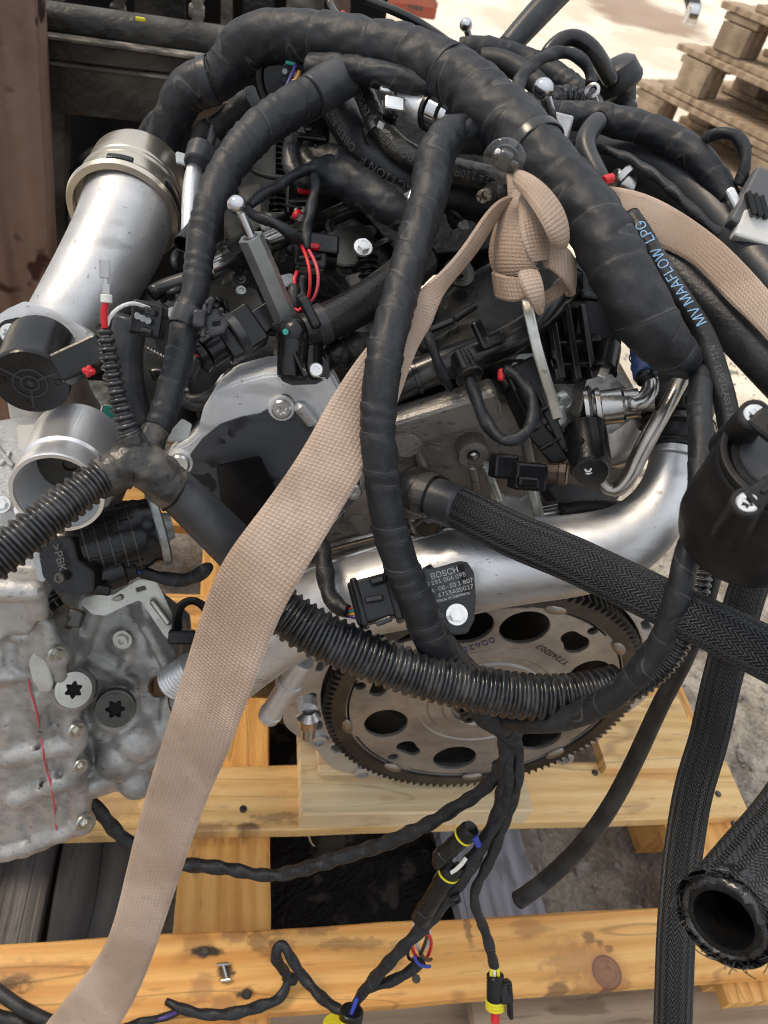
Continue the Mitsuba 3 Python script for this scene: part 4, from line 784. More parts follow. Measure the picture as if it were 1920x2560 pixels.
C_('purple_wire', (236, 893, .505), (262, 892, .51), 4, 'purple', parent=ac)
# throttle bore, machined ring with a deep bore
tb = nrm(W(135, 1255, .50) - W(180, 1150, .545)); tx = W(143, 1235, .507)
tm = manifold3d.Manifold.cylinder(.05, .0305, .0295, 72); 
add('throttle_body', lathe(tx, -tb, [(.05, 0), (.05, .0225), (.004, .0268), (0, .0273), (0, .0298), (.002, .0304), (.010, .0304), (.011, .0290), (.022, .0288), (.024, .0305), (.07, .032)], 72), 'machined', E, smooth=25)
add('bore_liner', lathe(tx - tb * .0015, -tb, [(0, .0271), (.035, .0218), (.046, .0214)], 60), 'bore_grey', E, smooth=40)
add('throttle_plate', lathe(tx - tb * .04, -tb, [(0, 0), (0, .0045), (-.002, .005), (-.002, .0213), (0, .0214)][::-1], 48), 'dark_steel', E, smooth=30)
PL('throttle_shelf', [(-60, 1060), (60, 1040), (130, 1060), (260, 1080), (300, 1200), (240, 1330), (120, 1330), (-60, 1230)], (120, 1130, .585), (-.1, -.6, .8), .03, 'gear_cast', .006)
for x, y, r in ((6, 1262, 23), (54, 1274, 19)): bolt_on(x, y, W(120, 1130, .585), nrm(-.1, -.6, .8), r, 'hex', E, .006)
add('shelf_rib', cat(bar(at(-20, 1100, W(120, 1130, .585), nrm(-.1, -.6, .8)), at(34, 1168, W(120, 1130, .585), nrm(-.1, -.6, .8)), .004, .006, nrm(-.1, -.6, .8)), bar(at(2, 1165, W(120, 1130, .585), nrm(-.1, -.6, .8)), at(28, 1130, W(120, 1130, .585), nrm(-.1, -.6, .8)), .003, .005, nrm(-.1, -.6, .8))), 'gear_cast', E)
PL('brass_bracket', [(40, 1062), (120, 1060), (110, 1090), (85, 1100), (60, 1130), (45, 1120)], (80, 1090, .565), (-.1, -.7, .7), .003, 'collar', .002)
# EGR valve: black ribbed body, grey end disc
ev = nrm(W(395, 1322, .60) - W(150, 1385, .575)); ea = W(150, 1385, .578)
eg = add('recirculation_valve', lathe(ea, ev, [(0, 0), (0, .024), (.01, .0265), (.06, .027), (.064, .0255), (.07, .0255), (.07, 0)], 44), 'plastic', E, smooth=35)
for k in range(5): add('valve_rib', lathe(ea, ev, [(.018 + k * .0085, .0262), (.0184 + k * .0085, .0282), (.0198 + k * .0085, .0282), (.0202 + k * .0085, .0262)], 44), 'gloss_plastic', eg, smooth=30)
Xe, Ye, _ = frame(ev)
for t in np.linspace(0, 2 * np.pi, 14, endpoint=False):
    e = Xe * math.cos(t) + Ye * math.sin(t); add('valve_web', bar(ea + ev * .014 + e * .0266, ea + ev * .056 + e * .0266, .0016, .0024, e, .0004), 'plastic', eg)
add('valve_disc', lathe(ea + ev * .070, ev, [(0, .0), (0, .029), (.001, .0300), (.0055, .0300), (.007, .028), (.008, .012), (.014, .010), (.014, 0)], 48), 'zinc_grey', eg, smooth=35)
PL('valve_head', [(95, 1375), (125, 1345), (180, 1345), (195, 1400), (235, 1430), (235, 1478), (190, 1490), (140, 1480), (105, 1440)], (160, 1415, .55), (-.2, -.75, .6), .035, 'plastic', .004, parent=eg)
PL('valve_head_rim', [(80, 1400), (100, 1388), (120, 1470), (160, 1490), (200, 1494), (190, 1505), (140, 1500), (100, 1470)], (160, 1440, .56), (-.2, -.75, .6), .02, 'zinc_grey', .003, parent=eg)
bolt(150, 1445, .545, nrm(-.2, -.75, .6), 14, 'torx', eg, mat='dark_steel')
add('valve_plug', cat(cyl(W(225, 1450, .575), W(310, 1420, .585), .013), cyl(W(290, 1428, .583), W(330, 1412, .59), .011), box_at(W(225, 1470, .56), (.03, .008, .006), nrm(-.1, -.8, .5))), 'plastic', eg, smooth=35)
letters_flat('material_mark', '>PBK', .0055, W(132, 1362, .5455), W(146, 1390, .5455) - W(136, 1350, .5455), nrm(-.2, -.75, .6), 'print_dim', eg)
T_('valve_lead', [(318, 1425, .59, 10), (380, 1438, .60, 15), (440, 1450, .605, 17), (490, 1440, .60, 17), (518, 1418, .59, 15)], 'tape', 'twist'); C_('blue_wire', (312, 1424, .584), (350, 1430, .592), 4, 'blue'); C_('blue_wire', (316, 1414, .584), (352, 1422, .592), 3, 'purple')

# ---- middle of the engine, seen between the hoses
PL('rail_cover', [(565, 330), (640, 270), (690, 300), (690, 450), (655, 600), (600, 650), (560, 560)], (620, 450, .68), (.0, -.75, .7), .03, 'weathered_plastic', .006)
PL('rail_cover', [(500, 330), (560, 260), (610, 300), (600, 420), (520, 480)], (560, 350, .73), (.0, -.7, .7), .03, 'dusty_plastic', .006)
PL('foil_patch', [(585, 305), (650, 278), (664, 292), (600, 330)], (620, 300, .672), (0, -.6, .8), .003, 'pipe_alu', .002)
for bx, by, bd_, r, k in ((688, 400, .70, 26, 9), (690, 520, .69, 24, 5), (918, 672, .62, 27, 5), (620, 560, .69, 26, 4)):
    add('bellows', sweep([(bx, by - 10 * k / 2 - 5, bd_, r), (bx + 2, by, bd_, r), (bx + 5, by + 10 * k / 2 + 5, bd_, r)], h=.0006, n=28, mod=m_corr(.0052, .003))[0], 'plastic', E, smooth=True)
PL('strut_plate', [(775, 640), (800, 590), (860, 565), (930, 560), (945, 575), (925, 600), (950, 640), (940, 660), (860, 665)], (860, 620, .625), (0, -.55, .85), .006, 'dark_steel', .004)
bolt(907, 620, .605, nrm(0, -.55, .85), 25, 'hex', E)
PL('sunk_cover', [(640, 560), (900, 520), (1000, 640), (980, 760), (760, 840), (600, 860), (420, 800), (470, 640)], (740, 700, .70), (0, -.5, .85), .05, 'cavity_black', .006)  # added black plate, stands for the shade deep between the middle hoses
T_('fuel_rail', [(380, 735, .60, 20), (430, 712, .605, 21), (520, 680, .61, 22), (600, 632, .62, 23), (690, 600, .63, 22), (790, 560, .645, 22), (900, 510, .66, 22), (960, 480, .67, 22)], 'gloss_plastic', n=26)
for a, b in (((520, 678, .607), (578, 648, .616)), ((660, 612, .624), (712, 585, .634))): C_('rail_sleeve', a, b, 26, 'steel', n=12)
C_('rail_block', (575, 650, .60), (640, 610, .61), 40, 'plastic', n=8)
# vacuum pipe, black open tube, steel tube with its clamp bracket
add('open_tube', pipe_end(W(455, 611, .565), W(500, 560, .585), .0068, .0056, .02, 32), 'plastic', E, smooth=35)
T_('open_tube_neck', [(495, 565, .583, 18), (540, 520, .60, 18), (580, 480, .62, 18)], 'plastic')
T_('steel_tube', [(472, 600, .61, 20), (474, 520, .615, 20), (480, 450, .625, 20), (492, 405, .635, 20), (505, 360, .65, 20)], 'pipe_alu', n=26)
C_('tube_sleeve', (512, 330, .655), (500, 385, .635), 30, 'plastic'); C_('tube_sleeve', (505, 372, .633), (492, 412, .625), 36, 'matte_grey', 33)
PL('tube_bracket', [(438, 375), (455, 380), (530, 400), (535, 420), (560, 440), (560, 460), (520, 455), (470, 415), (440, 405)], (490, 410, .632), (0, -.6, .8), .004, 'zinc_grey', .002)
T_('spring', [(362, 868, .60, 8), (412, 895, .605, 8)], 'steel', 'corr', pitch=.0026, amp=.0014)
# dark ribbed flank and cables left of the hex post
PL('manifold_flank', [(300, 740), (420, 700), (640, 720), (700, 860), (620, 960), (430, 1100), (330, 1080), (280, 900)], (480, 880, .66), (0, -.7, .7), .06, 'dark_steel', .006)
T_('side_hose', [(330, 790, .57, 42), (315, 880, .575, 42), (318, 960, .58, 42), (345, 1060, .59, 40)], 'matte_grey'); 
PL('clip_strip', [(1180 - 800, 760), (410, 758), (440, 790), (438, 870), (395, 880), (372, 800)], (405, 810, .60), (0, -.8, .5), .02, 'plastic', .003)
PL('cam_shoulder', [(440, 930), (560, 860), (680, 840), (690, 920), (560, 950), (500, 1000), (470, 1090), (430, 1100)], (560, 900, .60), (0, -.5, .85), .03, 'plastic', .006)
T_('oil_hose', [(455, 985, .58, 14), (490, 1000, .57, 15), (530, 985, .575, 15), (580, 930, .59, 15)], 'rubber'); T_('oil_hose', [(440, 950, .575, 14), (470, 1010, .57, 15), (520, 1010, .575, 15), (600, 950, .6, 15)], 'rubber')
PL('small_bracket', [(415, 1090), (455, 1045), (480, 1060), (470, 1100), (420, 1105)], (440, 1080, .57), (0, -.7, .7), .003, 'zinc_grey', .002)
add('pcb_edge', box_at(W(272, 1050, .59), (.012, .022, .004), nrm(-.2, -.7, .7)), 'green', E); add('pcb_carrier', box_at(W(275, 1065, .592), (.02, .032, .006), nrm(-.2, -.7, .7)), 'collar', E)
# connectors with red locks
for px, py, d in ((752, 495, .655), (775, 635, .61)):
    q = add('injector_plug', box_at(W(px, py, d), (.026, .026, .02), nrm(0, -.7, .7)), 'plastic', E)
    add('plug_lock', box_at(W(px + 8, py - 18, d - .012), (.011, .005, .006), nrm(0, -.6, .8)), 'red', q); add('plug_frame', cat(bar(W(px - 32, py - 20, d - .008), W(px + 35, py - 26, d - .008), .003, .006, REAR), bar(W(px - 32, py - 20, d - .008), W(px - 30, py + 40, d - .008), .003, .006, REAR), bar(W(px - 30, py + 8, d - .01), W(px + 30, py + 4, d - .01), .003, .006, REAR)), 'gloss_plastic', q)
add('plug_nozzle', cat(put(trimesh.creation.icosphere(2, .0048), W(744, 540, .645), *np.eye(3)), cyl(W(742, 520, .65), W(745, 545, .645), .003)), 'red', E, smooth=True)
C_('injector_top', (765, 545, .645), (755, 565, .645), 22, 'matte_grey'); C_('injector_body', (830, 655, .62), (800, 650, .615), 34, 'plastic'); add('plug_shelf', box_at(W(805, 620, .61), (.025, .016, .02), nrm(0, -.6, .8)), 'plastic', E)
for pts, m, r in (([(745, 600, .585), (765, 640, .57), (775, 690, .565), (770, 745, .57), (755, 760, .575)], 'red', 4.5), ([(755, 600, .587), (785, 650, .572), (796, 700, .567), (785, 745, .57), (768, 758, .575)], 'pink', 4.5), ([(742, 680, .58), (735, 710, .575), (738, 722, .575)], 'red', 5.5), ([(735, 770, .57), (745, 778, .565), (757, 768, .57)], 'red', 5.5)):
    T_('wire', [(*p, r) for p in pts], m, n=12)
T_('wire_sleeve', [(735, 715, .572, 13), (733, 745, .57, 14), (738, 770, .57, 12)], 'rubber'); T_('wire_sleeve', [(760, 690, .575, 10), (755, 730, .575, 10), (760, 770, .57, 12)], 'tape', 'twist')
# lambda-type plugs left of the outlet
q = add('lambda_plug', cat(cyl(W(515, 885, .555), W(575, 845, .56), .0115), box_at(W(600, 835, .56), (.03, .03, .024), nrm(0, -.7, .7), W(660, 800, .565) - W(540, 870, .55)), box_at(W(665, 800, .57), (.02, .034, .018), nrm(0, -.7, .7), W(660, 800, .565) - W(540, 870, .55))), 'plastic', E, smooth=35)
add('plug_band', lathe(W(590, 838, .555), W(640, 808, .56) - W(540, 870, .55), [(-.004, .0145), (-.003, .0165), (.003, .0165), (.004, .0145)], 32), 'matte_grey', q, smooth=35); add('plug_seal', lathe(W(502, 892, .552), W(540, 870, .55) - W(640, 808, .56), [(-.003, .011), (.002, .0125), (.003, .009), (0, .006), (0, 0)], 28), 'plastic', q, smooth=35)
C_('red_lead', (480, 888, .556), (505, 890, .553), 5, 'red', parent=q); T_('plug_lead', [(500, 893, .556, 15), (478, 925, .565, 16), (465, 960, .58, 16)], 'matte_grey', parent=q)
# supply valve under the arch: silver cartridge
vn = nrm(W(1140, 300, .575) - W(985, 245, .60))
va = add('injection_valve', lathe(W(985, 245, .60), vn, [(0, 0), (0, .009), (.008, .0115), (.012, .0115), (.0125, .0135), (.034, .0138), (.036, .012)], 36), 'machined', E, smooth=30)
add('valve_seal', lathe(W(985, 245, .60) + vn * .034, vn, [(0, .012), (.001, .0145), (.004, .0145), (.005, .012)], 36), 'plastic', va, smooth=35); add('valve_nose', lathe(W(985, 245, .60) + vn * .037, vn, [(0, .0125), (.011, .0125), (.013, .010), (.018, .0095), (.018, .006), (.03, .006), (.031, .0075), (.034, .0075), (.034, 0)], 32), 'chrome', va, smooth=30)
add('valve_clip', cat(lathe(W(1000, 252, .598), vn, [(-.006, .0128), (-.006, .0145), (-.002, .0145), (-.002, .0128)], 24), box_at(W(985, 265, .58), (.016, .012, .010), nrm(0, -.6, .8)), box_at(W(965, 232, .585), (.012, .006, .012), nrm(0, -.6, .8))), 'zinc', va)
PL('engine_top_shadow', [(640, 200), (800, 180), (1150, 240), (1300, 420), (1250, 620), (1000, 640), (900, 520), (700, 420)], (960, 400, .74), (0, -.5, .85), .04, 'cavity_black', .006)  # black plate put in as the shade below the harness arch
PL('valley_cover', [(830, 300), (930, 330), (905, 395), (820, 380)], (870, 350, .642), (0, -.6, .8), .01, 'weathered_plastic', .004)
PL('right_shelf', [(1340, 250), (1560, 280), (1750, 420), (1860, 640), (1900, 800), (1700, 760), (1560, 600), (1400, 420)], (1600, 480, .72), (0, -.5, .85), .04, 'cavity_black', .006)  # black stand-in plate, paints the shaded hollow under the right hoses

# small leads, pipes and screws crowding the valleys
zones = [(600, 1050, 300, 690, .635, .675, 16), (1500, 1900, 400, 820, .615, .66, 9), (400, 700, 660, 1000, .60, .635, 9), (1060, 1300, 440, 640, .62, .66, 6)]
for x0, x1, y0, y1, d0, d1, k in zones:
    for j in range(k):
        a = rng.uniform([x0, y0], [x1, y1]); t = rng.uniform(0, np.pi); L = rng.uniform(90, 190); q = []
        for u in np.linspace(-1, 1, 5): q.append((a[0] + math.cos(t) * L * u * .6 + 26 * math.sin(3 * u + j), a[1] + math.sin(t) * L * u * .5 + 20 * math.cos(2.3 * u + j), rng.uniform(d0, d1) + .012 * abs(u), [7, 9, 12, 16][j % 4]))
        T_('sensor_lead' if j % 3 else 'coolant_line', q, ['tape', 'rubber', 'gloss_plastic', 'tape', 'plastic'][j % 5], 'twist' if j % 2 else 'smooth', n=14)
    for j in range(4):
        x, y = rng.uniform([x0, y0], [x1, y1]); bolt(x, y, rng.uniform(d0, d1), nrm(rng.normal() * .2, -.6, .8), rng.uniform(11, 17), ['hex', 'torx', 'plain'][j % 3], E, mat=['dark_steel', 'zinc_grey', 'warm_steel', 'dark_steel'][j])
for x, y, d, n_ in ((1036, 488, .592, (-.2, -.6, .8)), (700, 290, .64, (0, -.6, .8)), (455, 985, .575, (0, -.7, .7))): add('hose_clamp', cat(box_at(W(x, y, d), (.009, .013, .004), nrm(n_)), box_at(W(x + 3, y - 12, d - .003), (.008, .004, .006), nrm(n_))), 'zinc', E)
for pts, d, m in (([(640, 540), (675, 530), (690, 560), (660, 580)], .628, 'zinc_grey'), ([(690, 690), (730, 680), (742, 705), (700, 722)], .60, 'zinc_grey'), ([(860, 690), (930, 670), (945, 690), (880, 720)], .615, 'weathered_plastic'), ([(415, 770), (450, 760), (462, 790), (425, 800)], .585, 'zinc_grey'), ([(600, 470), (650, 455), (656, 560), (620, 600)], .655, 'weathered_plastic'), ([(1010, 560), (1060, 545), (1070, 590), (1020, 610)], .60, 'dark_steel'), ([(520, 800), (560, 780), (580, 800), (540, 825)], .59, 'warm_steel')):
    PL('small_bracket', pts, (*pts[0], d), (.05, -.6, .8), .004, m, .003)
PL('rail_bracket', [(985, 500), (1030, 470), (1050, 480), (1040, 520), (1010, 535)], (1020, 500, .61), (0, -.6, .8), .003, 'zinc_grey', .002)

# ================================================================ SENSOR on the charge pipe
sn = thing('pressure_sensor', 'black pressure sensor with printed label bolted onto the aluminium charge pipe', 'sensor')
SN = nrm(to_cam(W(1130, 1490, .52)) + .25 * UP); SP = (1130, 1490, .535)
PL('base', [(1055, 1420), (1078, 1408), (1085, 1420), (1148, 1402), (1168, 1404), (1185, 1430), (1190, 1490), (1186, 1550), (1170, 1580), (1120, 1585), (1090, 1530), (1060, 1500)], (*SP[:2], .534), SN, .014, 'plastic', .002, parent=sn)
PL('label_field', [(1062, 1425), (1137, 1413), (1154, 1493), (1085, 1512)], (*SP[:2], .5335), SN, .002, 'matte_grey', .001, parent=sn, step=.0003)
for pts in ([(1144, 1412), (1160, 1410), (1163, 1426), (1147, 1428)], [(1149, 1438), (1166, 1434), (1170, 1455), (1153, 1458)], [(1155, 1467), (1173, 1463), (1176, 1482), (1160, 1486)], [(1062, 1420), (1075, 1411), (1078, 1421)]):
    PL('pocket', pts, (*SP[:2], .5332), SN, .001, 'dark_void', .0005, parent=sn, step=.0002)
tx_ = on_plane(1135, 1432, W(*SP[:2], .533), SN) - on_plane(1076, 1448, W(*SP[:2], .533), SN)
for s, x, y, h in (('BOSCH', 1078, 1449, .0042), ('0 281 006 095', 1066, 1467, .0029), ('14-08-30 1 B07', 1070, 1485, .0029), ('6715420017', 1096, 1494, .0029), ('Made in Germany', 1092, 1507, .0021)):
    letters_flat('print', s, h, on_plane(x, y, W(*SP[:2], .5333), SN), tx_, SN, 'print_white', sn, .0003)
bolt(1142, 1537, .532, SN, 29, 'hex', sn)
T3 = W(890, 1510, .53) - W(1000, 1480, .53)
pg = add('plug', cat(box_at(W(935, 1500, .53), (.030, .030, .022), SN, -T3), box_at(W(985, 1490, .53), (.036, .006, .03), SN, -T3), box_at(W(900, 1510, .53), (.034, .005, .028), SN, -T3), box_at(W(1020, 1480, .535), (.028, .014, .02), SN, -T3)), 'plastic', sn)
for a, b in (((925, 1455), (960, 1445)), ((940, 1560), (980, 1545)), ((912, 1500), (958, 1492))): add('plug_rib', bar(W(*a, .516), W(*b, .516), .004, .004, SN, .001), 'gloss_plastic', pg)
for k, (m, y) in enumerate((('pink', 1510), ('green', 1522), ('orange', 1533), ('purple', 1545))): T_('lead', [(868, 1526 + k * 5, .54, 3.5), (882, 1520 + k * 8, .537, 3.5), (902, y, .533, 3.5)], m, parent=sn, n=10)
T_('lead_sleeve', [(770, 1290, .60, 22), (795, 1350, .585, 24), (812, 1420, .57, 23), (822, 1480, .555, 22), (845, 1515, .545, 20), (872, 1530, .54, 18)], 'tape', 'twist', parent=sn)

# ================================================================ GEARBOX at the left
gb = thing('gearbox', 'grimy grey cast aluminium gearbox standing on the pallet at left', 'gearbox')
GA, GB, GCn = nrm(-.08, -.95, .28), nrm(-.12, -.82, .56), nrm(-.1, -.75, .65)
PA, PB, PC = W(60, 1800, .655), W(280, 1700, .695), W(0, 1250, .60)
base = s_or([s_ext([(-200, 1440), (80, 1462), (118, 1560), (150, 1650), (172, 1760), (190, 1860), (205, 1960), (216, 2060), (190, 2085), (60, 2130), (-20, 2165), (-200, 2175)], PA, GA, .10, .004),
    s_ext([(-200, 1440), (98, 1478), (104, 1525), (74, 1592), (-200, 1600)], PA, GA, .03, .003, .011), s_ext([(-200, 1640), (35, 1650), (40, 1720), (-200, 1725)], PA, GA, .01, .003, .004),
    s_ext([(66, 1700), (120, 1720), (160, 2075), (130, 2095), (100, 1990)], PA, GA, .01, .002, .003),
    s_ext([(95, 1500), (230, 1492), (310, 1498), (440, 1600), (448, 1700), (428, 1810), (392, 1920), (340, 1968), (215, 2010), (150, 1800)], PB, GB, .08, .006),
    s_ext([(-200, 1030), (50, 1060), (110, 1200), (125, 1330), (95, 1440), (-200, 1450)], PC, GCn, .06, .004), s_ext([(215, 1640), (260, 1690), (345, 1700), (352, 1850), (235, 1862), (205, 1760)], PB, GB, .02, .003, .004),
    s_ext([(341, 1505), (360, 1500), (440, 1640), (432, 1690), (410, 1690)], PB, GB, .03, .003, .012)], .0035)
def hit(f, x, y, d0=.5):
    d, r = d0, ray(x, y); L = np.linalg.norm(r)
    for _ in range(80):
        v = float(f((CAM + r * d)[None])[0]); d += .8 * v / L
        if abs(v) < 2e-4: break
    return d
def rib_on(x1, y1, x2, y2, r, sink=.25, n=4):
    q = [W(x, y, hit(base, x, y) + r * sink) for x, y in zip(np.linspace(x1, x2, n), np.linspace(y1, y2, n))]; return [s_cap(q[i], q[i + 1], r) for i in range(n - 1)]
ribs = []
for a_ in [(25, 1890, 190, 1852, .010), (45, 1995, 185, 1938, .0105), (-60, 2150, 60, 2120, .008), (60, 2120, 200, 2060, .009), (-60, 1470, 85, 1478, .009, -.2), (85, 1478, 100, 1530, .007), (118, 1560, 150, 1690, .006), (172, 1700, 186, 1880, .007), (188, 1900, 204, 2060, .008), (-40, 1590, 60, 1592, .004), (60, 1592, 64, 1690, .004), (64, 1690, -40, 1700, .004),
           (341, 1518, 417, 1663, .006, -.1), (250, 1832, 330, 1790, .006), (330, 1790, 412, 1812, .006), (214, 1970, 300, 1935, .008), (300, 1935, 382, 1900, .008), (215, 1640, 330, 1700, .005), (240, 1520, 190, 1640, .009), (90, 1740, 96, 1780, .004), (150, 1960, 160, 2050, .004), (20, 1800, 20, 1860, .004), (330, 1620, 300, 1690, .004), (430, 1700, 400, 1880, .006, -.2)]: ribs += rib_on(*a_)
boss = []
for x, y, r in ((182, 1724, .019), (289, 1770, .0215), (307, 1599, .013), (145, 1635, .011), (186, 1826, .011), (198, 1915, .010), (206, 2055, .012), (347, 1845, .022), (341, 1955, .016), (300, 1890, .022)):
    d = hit(base, x, y); boss.append(s_cap(W(x, y, d + .004), W(x, y, d + .03), r))
cut = [s_cap(W(399, 1715, hit(base, 399, 1715) - .01), W(399, 1715, hit(base, 399, 1715) + .1), .0095)]
for x, y, x2, y2, r in ((20, 1615, 25, 1670, .006), (95, 1850, 110, 1990, .003), (130, 1870, 150, 1935, .004), (378, 1610, 386, 1640, .004), (225, 1845, 235, 1900, .004), (126, 1770, 134, 1812, .0035), (60, 2040, 66, 2100, .003)):
    cut.append(s_cap(W(x, y, hit(base, x, y)), W(x2, y2, hit(base, x2, y2)), r))
gd = s_cut(s_or([base, *ribs, *boss], .0035), cut, .002)
gp = V([W(-190, 1050, .59), W(110, 1050, .62), W(-190, 2170, .76), W(220, 2090, .78), W(450, 1600, .70), W(430, 1960, .80), W(-190, 1500, .58)]); bump_ = lambda p: gd(p) + .0003 * (meshkit.fbm(p * 90, 2, 4) - .5)
add('housing', snet(bump_, gp.min(0) - .035, gp.max(0) + [.03, .10, .04], .0027), 'gear_cast', gb, smooth=True)
GN = nrm(-.15, -.85, .5)
def g_on(x, y, up=.0): d = hit(gd, x, y) - up; return W(x, y, d), d
for x, y, r in ((140, 1633, 22), (190, 1824, 22), (200, 1913, 19), (210, 2053, 24)): bolt(x, y, g_on(x, y, .003)[1], nrm(.7, -.65, .3), r, 'hex', gb, mat='zinc_plate')
bolt(307, 1598, g_on(307, 1598, .002)[1], GN, 25, 'plain', gb, mat='zinc_plate')
def plug(x, y, R, m, n):
    o, d = g_on(x, y, .004); pm = manifold3d.Manifold.cylinder(.006, R, R * .95, 44) + manifold3d.Manifold.cylinder(.0068, R * .8, R * .78, 44) - manifold3d.Manifold.extrude(manifold3d.CrossSection([star(R * .40, 6, .2)]), .02).translate([0, 0, .002])
    k = add('drain_plug', put(pm, o - n * .003, *frame(n)), m, gb, smooth=30); add('drain_plug_socket', lathe(o - n * .0008, n, [(0, R * .5), (.0003, R * .5), (.0003, 0)], 20), 'dark_void', gb)
plug(182, 1724, .0155, 'zinc_plate', nrm(.35, -.55, .75)); plug(289, 1770, .0175, 'dark_steel', nrm(.05, -.72, .7))
p_, dd = g_on(100, 1660, .003)
PL('seam_edge', [(66, 1600), (80, 1600), (92, 1640), (118, 1650), (132, 1710), (125, 1730), (98, 1730), (80, 1700), (70, 1660)], (100, 1660, dd), GN, .012, 'zinc_plate', .002, parent=gb)
tube('paint_line', [(x, y, g_on(x, y, .0012)[1], 2.2) for x, y in ((72, 1700), (80, 1740), (90, 1775), (97, 1810), (104, 1850), (108, 1880), (114, 1915), (124, 1950), (132, 1990), (137, 2030), (141, 2075))], 'pink', gb, n=8, label='thin red paint line down the casting')
zp = PL('zinc_bracket', [(190, 1500), (240, 1488), (250, 1475), (280, 1490), (345, 1450), (385, 1445), (405, 1480), (440, 1560), (488, 1600), (480, 1610), (435, 1612), (410, 1590), (350, 1500), (320, 1512), (262, 1540), (230, 1536)], (340, 1510, .655), (.05, -.75, .65), .003, 'zinc_plate', .004, parent=gb, holes=[[(338, 1470), (362, 1464), (368, 1474), (342, 1482)]])
for a, b in (((235, 1512), (310, 1490)), ((378, 1500), (425, 1562)), ((222, 1500), (240, 1520))): add('pressed_bead', cyl(W(*a, .653), W(*b, .652), .0028, bev=.6, n=12), 'zinc_plate', zp, smooth=40)
tube('cable_loop', [(450, 1600, .66, 14), (442, 1560, .655, 13), (455, 1512, .65, 12), (485, 1502, .65, 12), (520, 1530, .655, 12), (540, 1580, .66, 12)], 'plastic', gb, flat=(.4, 1.0)); add('loop_clip', box_at(W(455, 1592, .645), (.022, .012, .012), nrm(0, -.7, .7)), 'plastic', gb)
C_('breather_neck', (125, 1490, .615), (150, 1525, .61), 17, 'plastic', parent=gb); add('breather', cat(sweep([(122, 1488, .615, 19), (142, 1512, .612, 19)], h=.0007, n=24, mod=m_corr(.004, .002))[0], cyl(W(152, 1528, .61), W(182, 1555, .605), .0085, n=6), box_at(W(190, 1545, .605), (.012, .014, .01), nrm(-.2, -.7, .7))), 'gloss_plastic', gb, smooth=30)

# ================================================================ HOSES, HARNESS, STRAP
def H(name, label, cat_, group=None): return thing(name, label, cat_, group)
# the thick arch
h1 = H('wiring_harness', 'thickest cloth-taped wiring harness arching over the whole engine top to the right', 'wiring harness')
i1 = tube('trunk', [(398, 400, .68, 40), (412, 350, .675, 42), (440, 275, .66, 46), (478, 218, .65, 52), (545, 192, .645, 52), (592, 140, .635, 58), (655, 98, .62, 60), (760, 92, .61, 56), (870, 105, .60, 58), (985, 128, .59, 62), (1110, 178, .575, 70), (1220, 262, .55, 74), (1320, 360, .53, 72), (1400, 450, .515, 70), (1470, 530, .505, 72), (1530, 640, .495, 76), (1580, 735, .49, 74), (1620, 805, .49, 71), (1660, 858, .495, 61), (1700, 890, .505, 48), (1745, 915, .52, 34)], 'tape', h1, 'tape', pitch=.042, wr=.062, h=.0017, n=56)
tube('branch', [(770, 165, .60, 26), (860, 170, .59, 30), (960, 188, .58, 30), (1060, 210, .575, 28), (1120, 200, .575, 26)], 'tape', h1, 'tape', pitch=.03, wr=.1)
def tie(x, y, d, i, w, r, m='gloss_plastic', parent=h1, nm='cable_tie', n=36):
    k = np.argmin(np.linalg.norm(i['P'] - W(x, y, d), axis=1)); return add(nm, lathe(i['P'][k], i['T'][k], [(-w, r * .97), (-w, r), (-w * .8, r * 1.025), (w * .8, r * 1.025), (w, r), (w, r * .97)], n), m, parent, smooth=35)
tie(1340, 375, .53, i1, .0042, .0222); tie(1128, 190, .575, i1, .0016, .0212, 'tape')
tie(520, 200, .645, i1, .0042, .0192, 'matte_grey')
for k in range(14):
    j = np.argmin(np.linalg.norm(i1['P'] - W(532, 197, .645), axis=1)); t = 2.4 + k * .1; e = math.cos(t) * i1['N'][j] + math.sin(t) * i1['B'][j]
    add('clamp_tooth', box_at(i1['P'][j] + e * .0191, (.0008, .005, .001), e, i1['T'][j], .0003), 'plastic', h1)
# left descending harness
h2 = H('wiring_harness', 'slimmer tape-wrapped wiring harness running from under the arch down to the left junction', 'wiring harness')
i2 = tube('trunk', [(880, 180, .60, 40), (810, 222, .59, 47), (740, 262, .58, 47), (665, 312, .57, 46), (600, 378, .56, 44), (550, 455, .55, 40), (517, 540, .54, 36), (498, 640, .535, 34), (485, 740, .53, 32), (465, 800, .528, 33), (450, 880, .525, 33), (425, 980, .52, 32), (395, 1070, .515, 30), (365, 1140, .51, 30)], 'tape', h2, 'tape', pitch=.011, wr=.045)
tube('sleeve', [(865, 188, .597, 50), (820, 214, .59, 52), (775, 243, .584, 51)], 'matte_grey', h2, 'rough', k=.04)
tie(470, 792, .528, i2, .0065, .0103, 'matte_grey', h2, 'clip_band')
cl = add('clip', cat(box_at(W(498, 798, .515), (.008, .012, .008), nrm(0, -.7, .7)), plate([(520, 775), (540, 770), (560, 785), (570, 810), (560, 830), (525, 840), (515, 810)], W(540, 800, .52), nrm(-.1, -.7, .7), .005, .002, holes=[[(530, 805), (552, 800), (552, 812), (530, 816)]]), *[cyl(W(a, b, .515), W(c, d, .518), .0018, bev=.5, n=10) for a, b, c, d in ((508, 845, 506, 800), (506, 800, 515, 760), (515, 760, 532, 745), (532, 745, 520, 785), (555, 770, 550, 785))]), 'matte_grey', h2)
